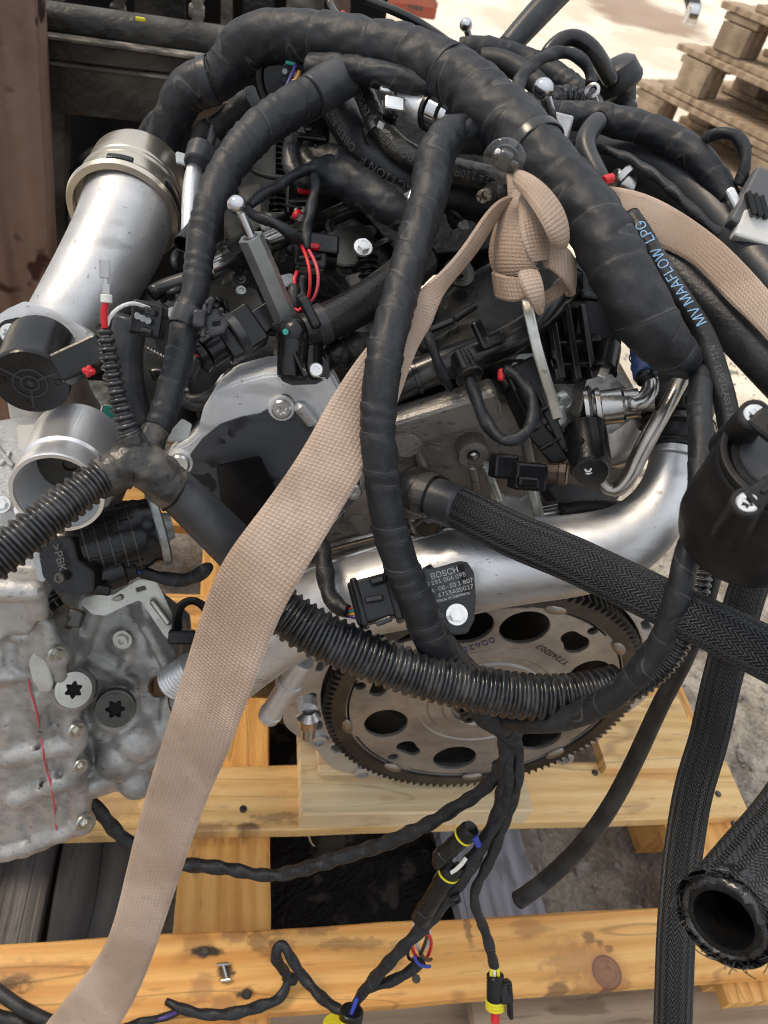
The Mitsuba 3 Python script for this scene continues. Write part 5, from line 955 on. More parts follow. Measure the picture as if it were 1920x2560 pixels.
# junction with corrugated conduits
h3 = H('corrugated_conduit', 'branching black corrugated conduit with a taped Y joint, red wire at its upper stub', 'conduit')
tube('stub', [(258, 812, .47, 19), (268, 870, .47, 23), (282, 940, .472, 26), (302, 1020, .475, 28), (326, 1090, .48, 31), (350, 1145, .485, 34)], 'conduit', h3, 'corr', pitch=.0052, amp=.0019)
tube('left_arm', [(-90, 1450, .43, 58), (0, 1388, .44, 56), (90, 1318, .45, 54), (190, 1240, .465, 50), (270, 1185, .475, 48), (335, 1160, .482, 46)], 'conduit', h3, 'corr', pitch=.0056, amp=.0021)
tube('joint_tape', [(250, 1195, .4765, 49), (300, 1172, .478, 52), (345, 1160, .48, 54), (395, 1190, .483, 54), (440, 1228, .488, 52)], 'conduit_tape', h3, 'tape', pitch=.008, wr=.09, step=.0012)
tube('joint_tape', [(322, 1085, .479, 33), (340, 1120, .482, 36), (352, 1160, .484, 40)], 'conduit_tape', h3, 'tape', pitch=.006, wr=.08); tube('joint_tape', [(388, 1075, .508, 33), (368, 1120, .50, 37), (352, 1165, .49, 40)], 'conduit_tape', h3, 'tape', pitch=.006, wr=.08)
tube('trunk_sleeve', [(415, 1205, .486, 54), (480, 1262, .495, 56), (550, 1330, .505, 58), (620, 1400, .515, 60), (680, 1465, .52, 60)], 'matte_grey', h3, 'rough', k=.03, fr=30)
tube('trunk', [(640, 1455, .518, 58), (700, 1522, .52, 62), (790, 1582, .52, 63), (900, 1632, .522, 62), (1020, 1678, .526, 60), (1150, 1712, .53, 60), (1270, 1736, .534, 60), (1390, 1742, .538, 58), (1480, 1730, .542, 54), (1550, 1705, .546, 48)], 'conduit', h3, 'corr', pitch=.0062, amp=.0022)
tube('right_arm', [(1460, 1722, .56, 40), (1550, 1728, .555, 36), (1640, 1680, .552, 33), (1700, 1600, .55, 32), (1735, 1510, .548, 32), (1752, 1420, .545, 31), (1765, 1330, .54, 30)], 'conduit', h3, 'corr', pitch=.0045, amp=.0014)
tube('red_wire', [(262, 820, .466, 8), (260, 780, .463, 8.5), (266, 748, .46, 8.5)], 'red', h3, n=14); tube('white_wire', [(268, 815, .468, 4.5), (285, 780, .468, 5), (320, 760, .475, 5), (350, 762, .485, 5), (385, 775, .495, 4.5)], 'white_plastic', h3, n=12)
C_('seal', (266, 757, .46), (266, 736, .459), 14, 'white_plastic', parent=h3)
add('terminal', cat(box_at(W(265, 722, .458), (.0045, .006, .002), to_cam(W(265, 722, .458)), DOWN, .0005), bar(W(265, 716, .458), W(263, 692, .457), .0022, .0012, to_cam(W(265, 700, .458)), .0004), box_at(W(261, 672, .456), (.0055, .011, .003), to_cam(W(262, 670, .456)), DOWN, .0006), box_at(W(257, 655, .455), (.004, .003, .003), to_cam(W(262, 670, .456)), DOWN, .0006)), 'steel', h3)
cb = add('connector_block', box_at(W(372, 800, .50), (.020, .022, .016), nrm(-.15, -.8, .6)), 'plastic', h3)
for r in range(2):
    for c in range(3):
        o = W(344 + c * 13 - r * 0 + (0 if r else 10), 790 + c * 6 - r * -0 - (22 if not r else 0), .487)
        add('pin_ring', pipe_end(o, o - to_cam(o) * .004, .0021, .0016, .003, 18), 'gloss_plastic' if not r else 'zinc_grey', cb, smooth=30)
add('block_clip', box_at(W(365, 828, .492), (.008, .005, .003), nrm(-.15, -.8, .6)), 'gloss_plastic', cb)
# front vertical harness and its lower branches
h4 = H('wiring_harness', 'tape-wrapped wiring harness hanging down the front over the strap to the flywheel', 'wiring harness')
tube('trunk', [(1330, 375, .575, 34), (1250, 352, .56, 38), (1180, 338, .55, 42), (1125, 342, .54, 45), (1092, 385, .53, 48), (1078, 450, .52, 47), (1058, 540, .51, 45), (1028, 640, .50, 43), (1000, 740, .49, 43), (975, 830, .482, 44), (955, 930, .475, 43), (946, 1030, .475, 43), (948, 1120, .478, 43), (957, 1210, .485, 41), (970, 1300, .492, 42), (995, 1390, .50, 42), (1030, 1480, .51, 42), (1070, 1570, .525, 44), (1120, 1650, .55, 46), (1180, 1720, .575, 46), (1235, 1785, .59, 44), (1275, 1812, .595, 30)], 'tape', h4, 'tape', pitch=.0155, wr=.06)
tube('knot_tape', [(1195, 1740, .585, 44), (1240, 1790, .592, 40), (1268, 1830, .60, 26), (1278, 1860, .605, 18)], 'tape', h4, 'tape', pitch=.009, wr=.12)
i4 = tube('left_branch', [(1290, 1835, .60, 18), (1245, 1930, .62, 16), (1205, 1975, .635, 16), (1150, 2012, .65, 17), (1085, 2052, .665, 17), (1020, 2085, .68, 18), (940, 2116, .70, 18), (850, 2144, .715, 17), (760, 2172, .73, 17), (665, 2188, .745, 15), (560, 2170, .75, 16), (470, 2162, .76, 17), (400, 2148, .765, 17), (325, 2110, .765, 17), (262, 2045, .75, 17), (212, 1985, .74, 16), (185, 1938, .725, 12)], 'tape', h4, 'twist')
tube('end_tail', [(205, 1965, .73, 10), (208, 1940, .72, 9), (195, 1918, .71, 8)], 'tape', h4, 'twist')
tube('middle_branch', [(1262, 1830, .60, 20), (1262, 1930, .615, 18), (1248, 2030, .63, 20), (1212, 2100, .64, 17), (1165, 2175, .65, 22), (1120, 2240, .665, 18), (1070, 2305, .68, 17), (1008, 2368, .69, 15), (950, 2432, .705, 16), (908, 2480, .715, 13), (880, 2530, .725, 12)], 'tape', h4, 'twist')
tube('middle_branch', [(1270, 1840, .605, 15), (1272, 1940, .61, 13), (1258, 2030, .625, 12), (1225, 2085, .635, 12), (1180, 2160, .645, 14), (1140, 2210, .655, 12)], 'tape', h4, 'twist')
tube('right_branch', [(1285, 1840, .60, 15), (1296, 1910, .61, 14), (1285, 1990, .62, 14), (1255, 2070, .635, 14), (1225, 2150, .645, 14), (1192, 2215, .655, 12), (1186, 2255, .66, 12), (1205, 2310, .67, 12), (1222, 2360, .68, 13), (1235, 2415, .69, 12)], 'tape', h4, 'twist')
tube('short_branch', [(1055, 2405, .70, 14), (1020, 2430, .705, 13), (985, 2450, .71, 13), (945, 2462, .715, 12), (905, 2480, .718, 11)], 'tape', h4, 'twist')
for pts, m in (([(1040, 2300), (1035, 2330), (1045, 2370), (1055, 2385)], 'white_plastic'), ([(1052, 2300), (1075, 2345), (1062, 2370), (1048, 2392)], 'white_plastic'), ([(1066, 2335), (1078, 2355), (1072, 2385), (1062, 2398)], 'red'), ([(1030, 2350), (1032, 2375), (1042, 2392)], 'red'), ([(1045, 2298), (1060, 2318)], 'blue'), ([(1030, 2335), (1022, 2370), (1022, 2395), (1045, 2395)], 'plastic'), ([(1070, 2330), (1060, 2365), (1050, 2385)], 'brown'), ([(1037, 2392), (1050, 2412), (1075, 2416)], 'blue'), ([(1055, 2388), (1068, 2400), (1078, 2398)], 'brown')):
    tube('wire', [(x, y, .683 + .01 * i, 4.2) for i, (x, y) in enumerate(pts)], m, h4, n=10, h=.002)
def barrel(a, b, r, ring=None, parent=h4):
    A, B = W(*a), W(*b); L = np.linalg.norm(B - A); rr = r * a[2] / FOC
    k = add('plug', lathe(A, B - A, [(0, 0), (0, rr * .8), (L * .08, rr), (L * .3, rr), (L * .32, rr * .9), (L * .8, rr * .88), (L * .82, rr * .97), (L, rr * .9), (L, 0)], 28), 'plastic', parent, smooth=30)
    if ring: add('seal_ring', lathe(A, B - A, [(L * ring - .001, rr * .9), (L * ring - .001, rr * 1.05), (L * ring + .001, rr * 1.05), (L * ring + .001, rr * .9)], 28), 'yellow', parent, smooth=30)
    return k
barrel((1130, 2170, .645), (1050, 2298, .67), 27, .1); barrel((1180, 2070, .625), (1098, 2148, .645), 25, .25); barrel((1140, 2110, .632), (1095, 2160, .65), 20)
add('plug_ear', plate([(1125, 2245), (1150, 2235), (1155, 2255), (1130, 2275)], W(1140, 2255, .648), nrm(0, -.7, .7), .003, .001, holes=[(1140, 2252, .002)]), 'plastic', h4)
C_('blue_wire', (1185, 2090, .622), (1196, 2112, .63), 9, 'blue', parent=h4); tube('white_wire', [(1128, 2182, .632, 5), (1150, 2165, .63, 5.5), (1165, 2145, .632, 5.5)], 'white_plastic', h4, n=10); C_('wire_hole', (1150, 2165, .64), (1130, 2190, .645), 14, 'plastic', parent=h4)
# yellow sealed plug
for k, (x, m) in enumerate(((1228, 'yellow'), (1236, 'white_plastic'), (1246, 'yellow'))): tube('wire', [(1234 + k * 2, 2412, .688, 4), (x, 2430, .688, 4.5), (x, 2448, .688, 4.5)], m, h4, n=10)
yp = add('yellow_plug', cat(cyl(W(1238, 2436, .69), W(1238, 2500, .69), .0078), box_at(W(1262, 2478, .69), (.012, .018, .012), nrm(0, -.5, .85), DOWN), bar(W(1272, 2460, .688), W(1276, 2545, .688), .004, .008, nrm(0, -.5, .85))), 'plastic', h4, smooth=30)
add('yellow_seal', cat(*[lathe(W(1238, 2498, .69), W(1238, 2520, .69) - W(1238, 2498, .69), [(k * .0028, .0078), (k * .0028 + .0006, .0088), (k * .0028 + .0021, .0088), (k * .0028 + .0027, .0078)], 28) for k in range(3)]), 'yellow', yp, smooth=35); C_('red_latch', (1238, 2522, .69), (1238, 2555, .69), 11, 'red', parent=yp)
C_('plug_body', (880, 2525, .715), (868, 2600, .72), 30, 'plastic', parent=h4); add('seal_ring', lathe(W(842, 2552, .71), DOWN, [(0, .0), (0, .012), (.002, .013), (.004, .012)], 28), 'yellow', h4)
C_('blue_wire', (893, 2495, .71), (878, 2535, .71), 5, 'blue', parent=h4)
# looped cable lying on the front board
h5 = H('cable', 'thin taped cable with a standing loop lying on the front deck board', 'cable')
LY = lambda x, y, r, up=.0: (x, y, depth(on_z(x, y, ZT)) - r * .75 / FOC * 1.6 - up, r)
tube('core', [LY(868, 2548, 10, .05), LY(845, 2525, 13, .05), LY(800, 2490, 13, .035), LY(752, 2434, 13, .03), LY(722, 2385, 12, .045), LY(705, 2362, 11, .05), LY(692, 2375, 13, .045), LY(698, 2412, 13, .025), LY(718, 2448, 12, .006), LY(702, 2490, 12, .001), LY(660, 2512, 13), LY(600, 2530, 14), LY(540, 2537, 13), LY(480, 2530, 12), LY(440, 2515, 11), LY(416, 2504, 8)], 'tape', h5, 'twist'); tube('knob', [LY(712, 2440, 12, .004), LY(728, 2448, 15, .004), LY(738, 2452, 11, .004)], 'tape', h5, 'rough')
tube('tail', [LY(450, 2525, 9), LY(420, 2540, 9), LY(370, 2552, 10), LY(310, 2570, 10)], 'tape', h5, 'twist'); tube('blue_wire', [LY(440, 2531, 4, .006), LY(418, 2541, 4, .008), LY(396, 2548, 4, .006)], 'purple', h5, n=10); tube('white_wire', [LY(420, 2505, 3, .004), LY(434, 2512, 3, .005)], 'white_plastic', h5, n=10)
h6 = H('cable', 'thick black cable leaving the pallet at the lower left corner', 'cable'); tube('core', [LY(-60, 2435, 15, .01), LY(0, 2482, 16, .01), LY(60, 2522, 16, .01), LY(130, 2556, 16, .01), LY(220, 2590, 15, .01)], 'rubber', h6, 'rough', k=.04)
h7 = H('cable', 'lower of two black cables in the bottom left corner, beneath the thick one', 'cable'); tube('core', [LY(-60, 2520, 14), LY(0, 2540, 15), LY(60, 2562, 15), LY(140, 2600, 14)], 'tape', h7, 'twist')
# taped cable sweeping round at right
h8 = H('wiring_harness', 'smooth tape-wrapped cable sweeping down at right and round below the corrugated conduit', 'wiring harness')
tube('core', [(1762, 880, .52, 26), (1752, 960, .50, 28), (1750, 1060, .48, 29), (1752, 1160, .465, 29), (1742, 1280, .455, 29), (1722, 1380, .45, 30), (1700, 1470, .45, 31), (1668, 1570, .46, 31), (1610, 1665, .475, 31), (1530, 1740, .495, 31), (1450, 1785, .515, 30), (1370, 1805, .535, 27), (1310, 1808, .555, 24), (1265, 1800, .58, 20)], 'tape', h8, 'tape', pitch=.022, wr=.06)
# rubber hoses at right
h9 = H('rubber_hose', 'thin black rubber hose ending free over the pallet gap, lower right', 'hose')
tube('core', [(1800, 1370, .56, 22), (1778, 1455, .565, 22), (1750, 1550, .575, 22), (1712, 1646, .59, 22), (1660, 1745, .61, 22), (1592, 1890, .645, 22), (1532, 2005, .67, 22), (1472, 2092, .69, 22), (1405, 2164, .71, 22), (1350, 2212, .72, 22), (1296, 2250, .73, 22)], 'rubber', h9, 'rough', k=.012)
ha = H('braided_hose', 'thick black braided hose crossing from the engine centre to the right edge', 'hose')
tube('core', [(1140, 1266, .56, 54), (1210, 1300, .545, 55), (1290, 1340, .53, 57), (1400, 1385, .51, 58), (1520, 1440, .49, 59), (1650, 1502, .47, 60), (1790, 1570, .45, 64), (1930, 1640, .43, 68), (2050, 1700, .415, 70)], 'braid', ha, 'rough', k=.012, n=48)
C_('boot', (1045, 1238, .575), (1145, 1268, .558), 60, 'rubber', 52, parent=ha); C_('end_sleeve', (1085, 1250, .568), (1150, 1270, .556), 58, 'matte_grey', 55, parent=ha)
add('elbow', snet(s_or([s_cap(W(1050, 1235, .58), W(1085, 1250, .572), .019), s_cap(W(1040, 1230, .585), W(1060, 1290, .63), .017)], .01), W(1060, 1250, .59) - .06, W(1060, 1250, .59) + .06, .0022), 'plastic', ha, smooth=True)
add('spring_clip', cat(bar(W(1010, 1270, .57), W(1060, 1290, .555), .008, .003, UP), bar(W(1040, 1310, .57), W(1070, 1290, .555), .008, .003, UP), lathe(W(1072, 1246, .57), W(1145, 1268, .558) - W(1045, 1238, .575), [(-.004, .018), (-.004, .0195), (.004, .0195), (.004, .018)], 36)), 'gloss_plastic', ha)
hb = H('braided_hose', 'black braided hose hanging straight down at right behind the crossing one', 'hose')
tube('core', [(1920, 1330, .50, 48), (1880, 1440, .51, 46), (1840, 1570, .52, 46), (1800, 1720, .53, 46), (1768, 1860, .535, 46), (1738, 1960, .535, 46), (1715, 2080, .535, 46), (1698, 2220, .53, 46), (1688, 2380, .525, 46), (1682, 2560, .52, 46), (1678, 2680, .515, 46)], 'braid', hb, 'rough', k=.012, n=48)
hc = H('braided_hose', 'large braided hose with a cut frayed open end facing the viewer, bottom right', 'hose')
cA, cB = W(1810, 2298, .385), W(1990, 2050, .47); cd = nrm(cB - cA); L = np.linalg.norm(cB - cA)
R_ = .0235; pts = [(*(cA + cd * t), R_) for t in (0, .03, .06)] + [(*cB, R_), (*(cB + cd * .12 + DOWN * -.03), R_)]
hm, huv, hi = sweep(pts, px=False, h=.003, n=56, mod=lambda a, s, r: r * (1 + .02 * np.cos(a * 9) * np.clip(s / .04, 0, 1)) * (1 + .05 * np.exp(-s / .01)), cap=False); add('core', hm, 'braid', hc, smooth=True, uv=huv)
add('liner', lathe(cA - cd * .001, cd, [(.26, 0), (.26, .0125), (.004, .0142), (0, .015), (-.0005, .0165), (.0006, .0195), (.004, .0225), (.02, .0225)], 56), 'cavity_black', hc, smooth=40)
m = lathe(cA, cd, [(.002, .016), (-.001, .0175), (-.0015, .0195), (.001, .0215), (.006, .0232), (.01, .0242)], 72); m.vertices += .0042 * (meshkit.fbm(m.vertices * 420, 3, 8)[:, None] - .5) * 2 * nrm(1, 1, 1); add('cut_edge', m, 'conduit', hc, smooth=True)
fr = []; Xc, Yc, _ = frame(cd)
for k in range(120):
    t = rng.uniform(0, 2 * np.pi); e = Xc * math.cos(t) + Yc * math.sin(t); b0 = cA + e * rng.uniform(.019, .0238) + cd * .004
    q = [b0, b0 - cd * rng.uniform(.001, .004) + e * rng.uniform(.0, .002), b0 - cd * rng.uniform(.001, .006) + e * rng.uniform(.0, .003) + np.cross(cd, e) * rng.normal(0, .005) + rng.normal(0, .0014, 3)]
    fr.append(sweep([(*p, .00028) for p in q], px=False, h=.002, n=5)[0])
add('frayed_strands', cat(*fr), 'conduit', hc, kind='stuff')
hd_ = H('rubber_hose', 'black fuel hose with blue lettering running down beside the thick harness at right', 'hose')
i9 = tube('core', [(1575, 540, .53, 24), (1626, 620, .52, 25), (1672, 700, .515, 26), (1722, 775, .51, 26), (1765, 850, .505, 27), (1795, 940, .50, 28), (1818, 1030, .495, 28), (1822, 1120, .49, 27)], 'rubber', hd_, 'rough', k=.012, n=32)
# lettering starts near the low end and reads upwards
def ang_to(i, x, y, d, bias=0.0):
    k = np.argmin(np.linalg.norm(i['P'] - W(x, y, d), axis=1)); c = to_cam(i['P'][k]) + bias * RIGHT; return i['s'][k], math.atan2(np.dot(c, i['B'][k]), np.dot(c, i['N'][k]))
s0, an_ = ang_to(i9, 1757, 815, .505, .45); letters_on_tube('print', i9, 'MV MAAFLOW  LPG', .0064, s0, an_ + .15, 'print_blue', hd_, sgn=-1, flip=1)
s0, an_ = ang_to(i9, 1765, 880, .505); letters_on_tube('small_print', i9, 'N 11-1 LPG CLASS 2 30x4', .0032, s0, an_ - .25, 'print_dim', hd_, sgn=1, flip=-1)
he = H('rubber_hose', 'thick glossy black rubber hose slanting down to the right edge under the strap', 'hose'); tube('core', [(1600, 560, .575, 46), (1660, 640, .56, 50), (1716, 706, .55, 53), (1800, 785, .535, 55), (1900, 885, .52, 57), (2010, 1000, .505, 58)], 'rubber', he, 'rough', k=.01, n=40)
hf = H('intake_hose', 'wide grey black rubber intake hose bending down to the right edge of the picture', 'hose'); tube('core', [(1500, 400, .66, 60), (1570, 392, .64, 66), (1660, 425, .62, 70), (1745, 492, .60, 70), (1830, 590, .58, 70), (1910, 690, .56, 70), (2000, 820, .54, 70)], 'matte_grey', hf, 'rough', k=.02, n=44)
hg = H('wiring_harness', 'dusty taped wiring harness lying along the top of the wide intake hose, upper right', 'wiring harness'); tube('core', [(1310, 258, .62, 26), (1370, 285, .61, 32), (1460, 290, .61, 34), (1560, 306, .60, 36), (1660, 342, .59, 36), (1740, 392, .58, 36), (1790, 450, .575, 32), (1825, 500, .57, 26)], 'tape', hg, 'tape', pitch=.03, wr=.07)
tube('cable_loop', [(1760, 350, .575, 11), (1790, 335, .565, 14), (1830, 335, .56, 15), (1858, 365, .56, 15), (1864, 410, .56, 14), (1845, 462, .565, 13)], 'tape', hg, 'twist')
hh = H('cable', 'thin taped cable running along the intake hose just above the right strap', 'cable'); tube('core', [(1420, 358, .61, 9), (1500, 372, .585, 11), (1580, 402, .57, 12), (1660, 458, .555, 13), (1730, 525, .545, 13), (1800, 585, .54, 12)], 'tape', hh, 'twist')
hi_ = H('bent_tube', 'bent grey rubber tube standing up behind the thick harness at right', 'tube'); tube('core', [(1500, 300, .58, 22), (1478, 322, .575, 25), (1464, 360, .57, 25), (1476, 400, .565, 24), (1500, 445, .56, 23), (1512, 470, .56, 22)], 'matte_grey', hi_, n=30)
C_('red_end', (1508, 452, .552), (1530, 445, .556), 12, 'red', parent=hi_); add('fitting', cat(cyl(W(1530, 450, .57), W(1575, 470, .575), .009), cyl(W(1545, 440, .57), W(1560, 455, .57), .011)), 'steel', hi_, smooth=30)
sb = H('sensor_box', 'small grey plug box with a metal edge at the right edge beside the cable loop', 'connector')
add('shell', box_at(W(1890, 520, .56), (.030, .042, .03), nrm(-.3, -.7, .6), DOWN - .5 * RIGHT), 'grey_plastic', sb); add('metal_edge', box_at(W(1848, 530, .56), (.007, .036, .014), nrm(-.5, -.7, .5), DOWN + .5 * RIGHT), 'zinc', sb); add('white_foot', box_at(W(1905, 585, .555), (.04, .02, .02), nrm(-.3, -.7, .6)), 'white_plastic', sb)
for k in range(3): add('rib', bar(W(1868 + k * 16, 480 + k * 5, .543), W(1885 + k * 16, 540 + k * 4, .543), .004, .006, nrm(-.3, -.7, .6), .001), 'plastic', sb)
# black round pump housing, right edge
vp = H('pump_housing', 'big matt black plastic pump housing with bright screws at the right edge', 'pump')
v0 = W(1972, 1150, .375); vn_ = nrm(to_cam(v0) * .8 + RIGHT * .35 - DOWN * .55)
vx, vy, _ = frame(vn_)
add('body', lathe(v0, -vn_, [(.0, .0), (.0, .0255), (.001, .0265), (.004, .0268), (.004, .032), (.006, .0335), (.02, .0345), (.045, .0365), (.055, .0365), (.066, .034), (.07, .028), (.071, 0)], 72), 'matte_plastic', vp, smooth=35)
add('face_ring', lathe(v0, vn_, [(-.002, .0325), (.0015, .0325), (.002, .0315), (.002, .0295), (.0, .029)], 64), 'matte_plastic', vp, smooth=35); add('face_disc', lathe(v0, vn_, [(.0004, .0), (.0014, .0), (.0014, .0225), (.0004, .0232)][1:], 48), 'matte_grey', vp, smooth=30)
add('hub', lathe(v0, vn_, [(.0, .007), (.006, .006), (.0065, 0)], 28), 'matte_plastic', vp, smooth=35)
for x, y, d, a, b in ((1885, 1037, .365, (1950, 1090, .36), (1800, 1140, .42)), (1868, 1257, .352, (1985, 1180, .36), (1790, 1400, .43))):
    o = W(x, y, d); ob_ = W(*b); add('screw_post', cyl(o, o + nrm(ob_ - o) * .045, .0072, .0095, .15), 'matte_plastic', vp, smooth=35); n_ = nrm(o - ob_); n_ = nrm(n_ + to_cam(o) * 1.2)
    add('post_rim', lathe(o, n_, [(-.004, .0075), (0, .0074), (.0006, .0068), (.0006, .0054)], 32), 'matte_plastic', vp, smooth=35); add('screw', put(bolt_mesh(.0052, 'torx').scale([1, 1, .6]), o - n_ * .0005, *frame(n_)), 'zinc', vp, smooth=30)
    add('arm', bar(o + n_ * -.001, W(*a), .011, .007, n_, .002), 'matte_plastic', vp); add('arm_rib', bar(o + n_ * .003 + nrm(W(*a) - o) * .008, W(*a) + n_ * .004, .002, .004, n_, .0005), 'matte_plastic', vp)
# round filter with its hoses, top right
ft = H('vapour_filter', 'small black round filter canister with hoses behind the engine, top right', 'filter')
fn_ = nrm(W(1525, 160, .73) - W(1560, 260, .75)); add('canister', lathe(W(1560, 262, .75), fn_, [(0, 0), (0, .012), (.012, .016), (.016, .023), (.018, .0245), (.022, .0255), (.026, .0245), (.036, .023), (.040, .018), (.042, .009), (.042, 0)], 44), 'rubber', ft, smooth=35)
tube('hose', [(1362, 140, .69, 15), (1395, 105, .69, 18), (1435, 95, .69, 20), (1475, 118, .69, 21), (1505, 160, .70, 21), (1530, 205, .715, 20)], 'gloss_plastic', ft); tube('outlet', [(1560, 250, .74, 20), (1580, 280, .735, 20), (1600, 310, .74, 20)], 'rubber', ft, 'corr', pitch=.012, amp=.0015)
h10 = H('cable', 'taped cable looping up and over to a ring terminal in front of the filter', 'cable'); tube('core', [(1300, 300, .60, 16), (1293, 235, .61, 16), (1310, 185, .62, 16), (1352, 148, .63, 15), (1405, 131, .64, 15), (1450, 146, .645, 14), (1474, 180, .65, 13), (1476, 212, .65, 12)], 'tape', h10, 'twist'); add('ring_terminal', cat(lathe(W(1482, 228, .648), nrm(-.6, -.6, .5), [(0, .004), (.001, .0065), (.002, .0065), (.003, .004)], 24), bar(W(1484, 240, .648), W(1494, 275, .655), .006, .002, nrm(-.6, -.6, .5))), 'steel', h10, smooth=30)
h11 = H('rubber_hose', 'straight dark grey pipe leaving the picture at the top edge', 'pipe'); tube('core', [(1265, 122, .72, 28), (1330, 50, .72, 32), (1400, -25, .72, 34), (1450, -75, .72, 35)], 'matte_grey', h11)
h12 = H('cable', 'thin black cable arching from the top edge to the rear ball stud', 'cable'); tube('core', [(880, -14, .72, 10), (949, 12, .72, 11), (1026, 46, .72, 11), (1084, 81, .72, 11), (1150, 130, .72, 11), (1230, 190, .72, 11)], 'gloss_plastic', h12)
h13 = H('cable', 'grey tube with a red tag peeping over the arch at the top edge', 'cable'); tube('core', [(818, -20, .68, 9), (826, 12, .68, 9), (842, 36, .67, 9), (856, 60, .665, 9)], 'gloss_plastic', h13); add('red_tag', box_at(W(852, 44, .66), (.012, .006, .006), nrm(0, -.6, .8), RIGHT + .6 * DOWN), 'red', h13)
h14 = H('wiring_harness', 'dark taped harness bundle behind the arch, running right towards the filter', 'wiring harness')
for pts, k in (([(1150, 125, .70, 26), (1230, 128, .70, 30), (1310, 150, .70, 30), (1380, 185, .69, 30), (1450, 235, .68, 28), (1490, 270, .68, 24)], 'tape'), ([(1200, 150, .68, 26), (1280, 165, .67, 28), (1350, 215, .655, 26), (1400, 260, .645, 24)], 'rough')): tube('bundle', pts, 'tape', h14, k)
h15 = H('corrugated_conduit', 'short black ribbed conduit between the chrome ball and the filter', 'conduit'); tube('core', [(1385, 250, .66, 26), (1420, 245, .665, 30), (1470, 265, .67, 30), (1490, 280, .675, 28)], 'conduit', h15, 'corr', pitch=.006, amp=.0025)
# hoses in the middle
hj = H('rubber_hose', 'wide black printed rubber hose bending down under the arch in the middle', 'hose')
ij = tube('core', [(810, 215, .66, 40), (845, 270, .645, 44), (885, 335, .635, 46), (935, 395, .63, 47), (1000, 440, .63, 47), (1080, 475, .635, 46), (1180, 500, .64, 44), (1290, 520, .65, 42)], 'rubber', hj, 'rough', k=.008, n=40)
s0, an_ = ang_to(ij, 1060, 455, .63); letters_on_tube('print', ij, '2 ACTION F   OBER AUTOM', .0062, s0, an_ + .35, 'print_dim', hj, sgn=-1, flip=1)
hk = H('rubber_hose', 'speckled gas hose with printed class marks curving past the silver valve', 'hose')
ik = tube('core', [(905, 215, .62, 25), (925, 270, .615, 27), (955, 325, .61, 28), (1000, 372, .605, 29), (1060, 405, .605, 30), (1130, 425, .61, 30), (1200, 440, .615, 30), (1270, 460, .62, 29)], 'conduit_tape', hk, 'rough', k=.012, n=36)
s0, an_ = ang_to(ik, 1055, 402, .605); letters_on_tube('print', ik, 'LPG Class 2 -6 E4 00208', .0052, s0, an_ + .1, 'print_dim', hk, sgn=-1, flip=1); s0, an_ = ang_to(ik, 1215, 445, .615); letters_on_tube('print', ik, 'E4 110R-0', .0052, s0, an_ + .1, 'print_dim', hk, sgn=-1, flip=1)
add('tie_strap', lathe(W(940, 330, .61), nrm(W(960, 330, .61) - W(925, 270, .615)), [(-.003, .0102), (-.003, .0112), (.003, .0112), (.003, .0102)], 30), 'gloss_plastic', hk, smooth=35); add('tie_head', box_at(W(978, 285, .585), (.012, .011, .010), nrm(0, -.6, .8), RIGHT + .4 * DOWN), 'plastic', hk); add('tie_slot', box_at(W(977, 280, .577), (.006, .006, .002), nrm(0, -.6, .8), RIGHT + .4 * DOWN), 'dark_void', hk); add('date_tag', box_at(W(952, 313, .592), (.005, .005, .001), to_cam(W(952, 313, .59)), RIGHT + .5 * DOWN, .0002), 'print_white', hk)
hl = H('wiring_harness', 'broad flat tape-wrapped bundle in the middle of the engine between the two long harnesses', 'wiring harness')
tube('bundle', [(770, 470, .62, 24), (800, 440, .615, 40), (850, 445, .61, 48), (910, 475, .605, 46), (970, 515, .60, 42), (1020, 545, .60, 34)], 'tape', hl, 'tape', pitch=.03, wr=.09); tube('bundle', [(760, 400, .65, 40), (830, 410, .645, 46), (910, 435, .64, 48), (980, 475, .635, 44), (1020, 520, .63, 34)], 'tape', hl, 'tape', pitch=.035, wr=.07)
tube('lead', [(800, 425, .605, 12), (750, 430, .60, 13), (700, 462, .59, 13), (655, 488, .58, 13), (622, 515, .575, 12)], 'tape', hl, 'twist'); tube('lead', [(785, 440, .60, 11), (785, 490, .59, 13), (772, 540, .585, 13), (765, 600, .58, 12), (768, 625, .58, 10)], 'tape', hl, 'twist'); tube('lead', [(618, 520, .57, 11), (650, 545, .565, 12), (690, 560, .565, 13), (725, 585, .57, 14), (748, 605, .58, 12)], 'tape', hl, 'twist')
tube('dusty_branch', [(800, 320, .66, 24), (790, 360, .65, 27), (765, 400, .64, 28), (790, 425, .635, 28)], 'dusty_plastic', hl, 'tape', pitch=.02); tube('dusty_branch', [(740, 345, .64, 18), (725, 390, .63, 20), (735, 430, .625, 20), (770, 455, .62, 18)], 'matte_grey', hl, 'tape', pitch=.012); add('tie', cyl(W(745, 340, .63), W(815, 350, .635), .003), 'plastic', hl)
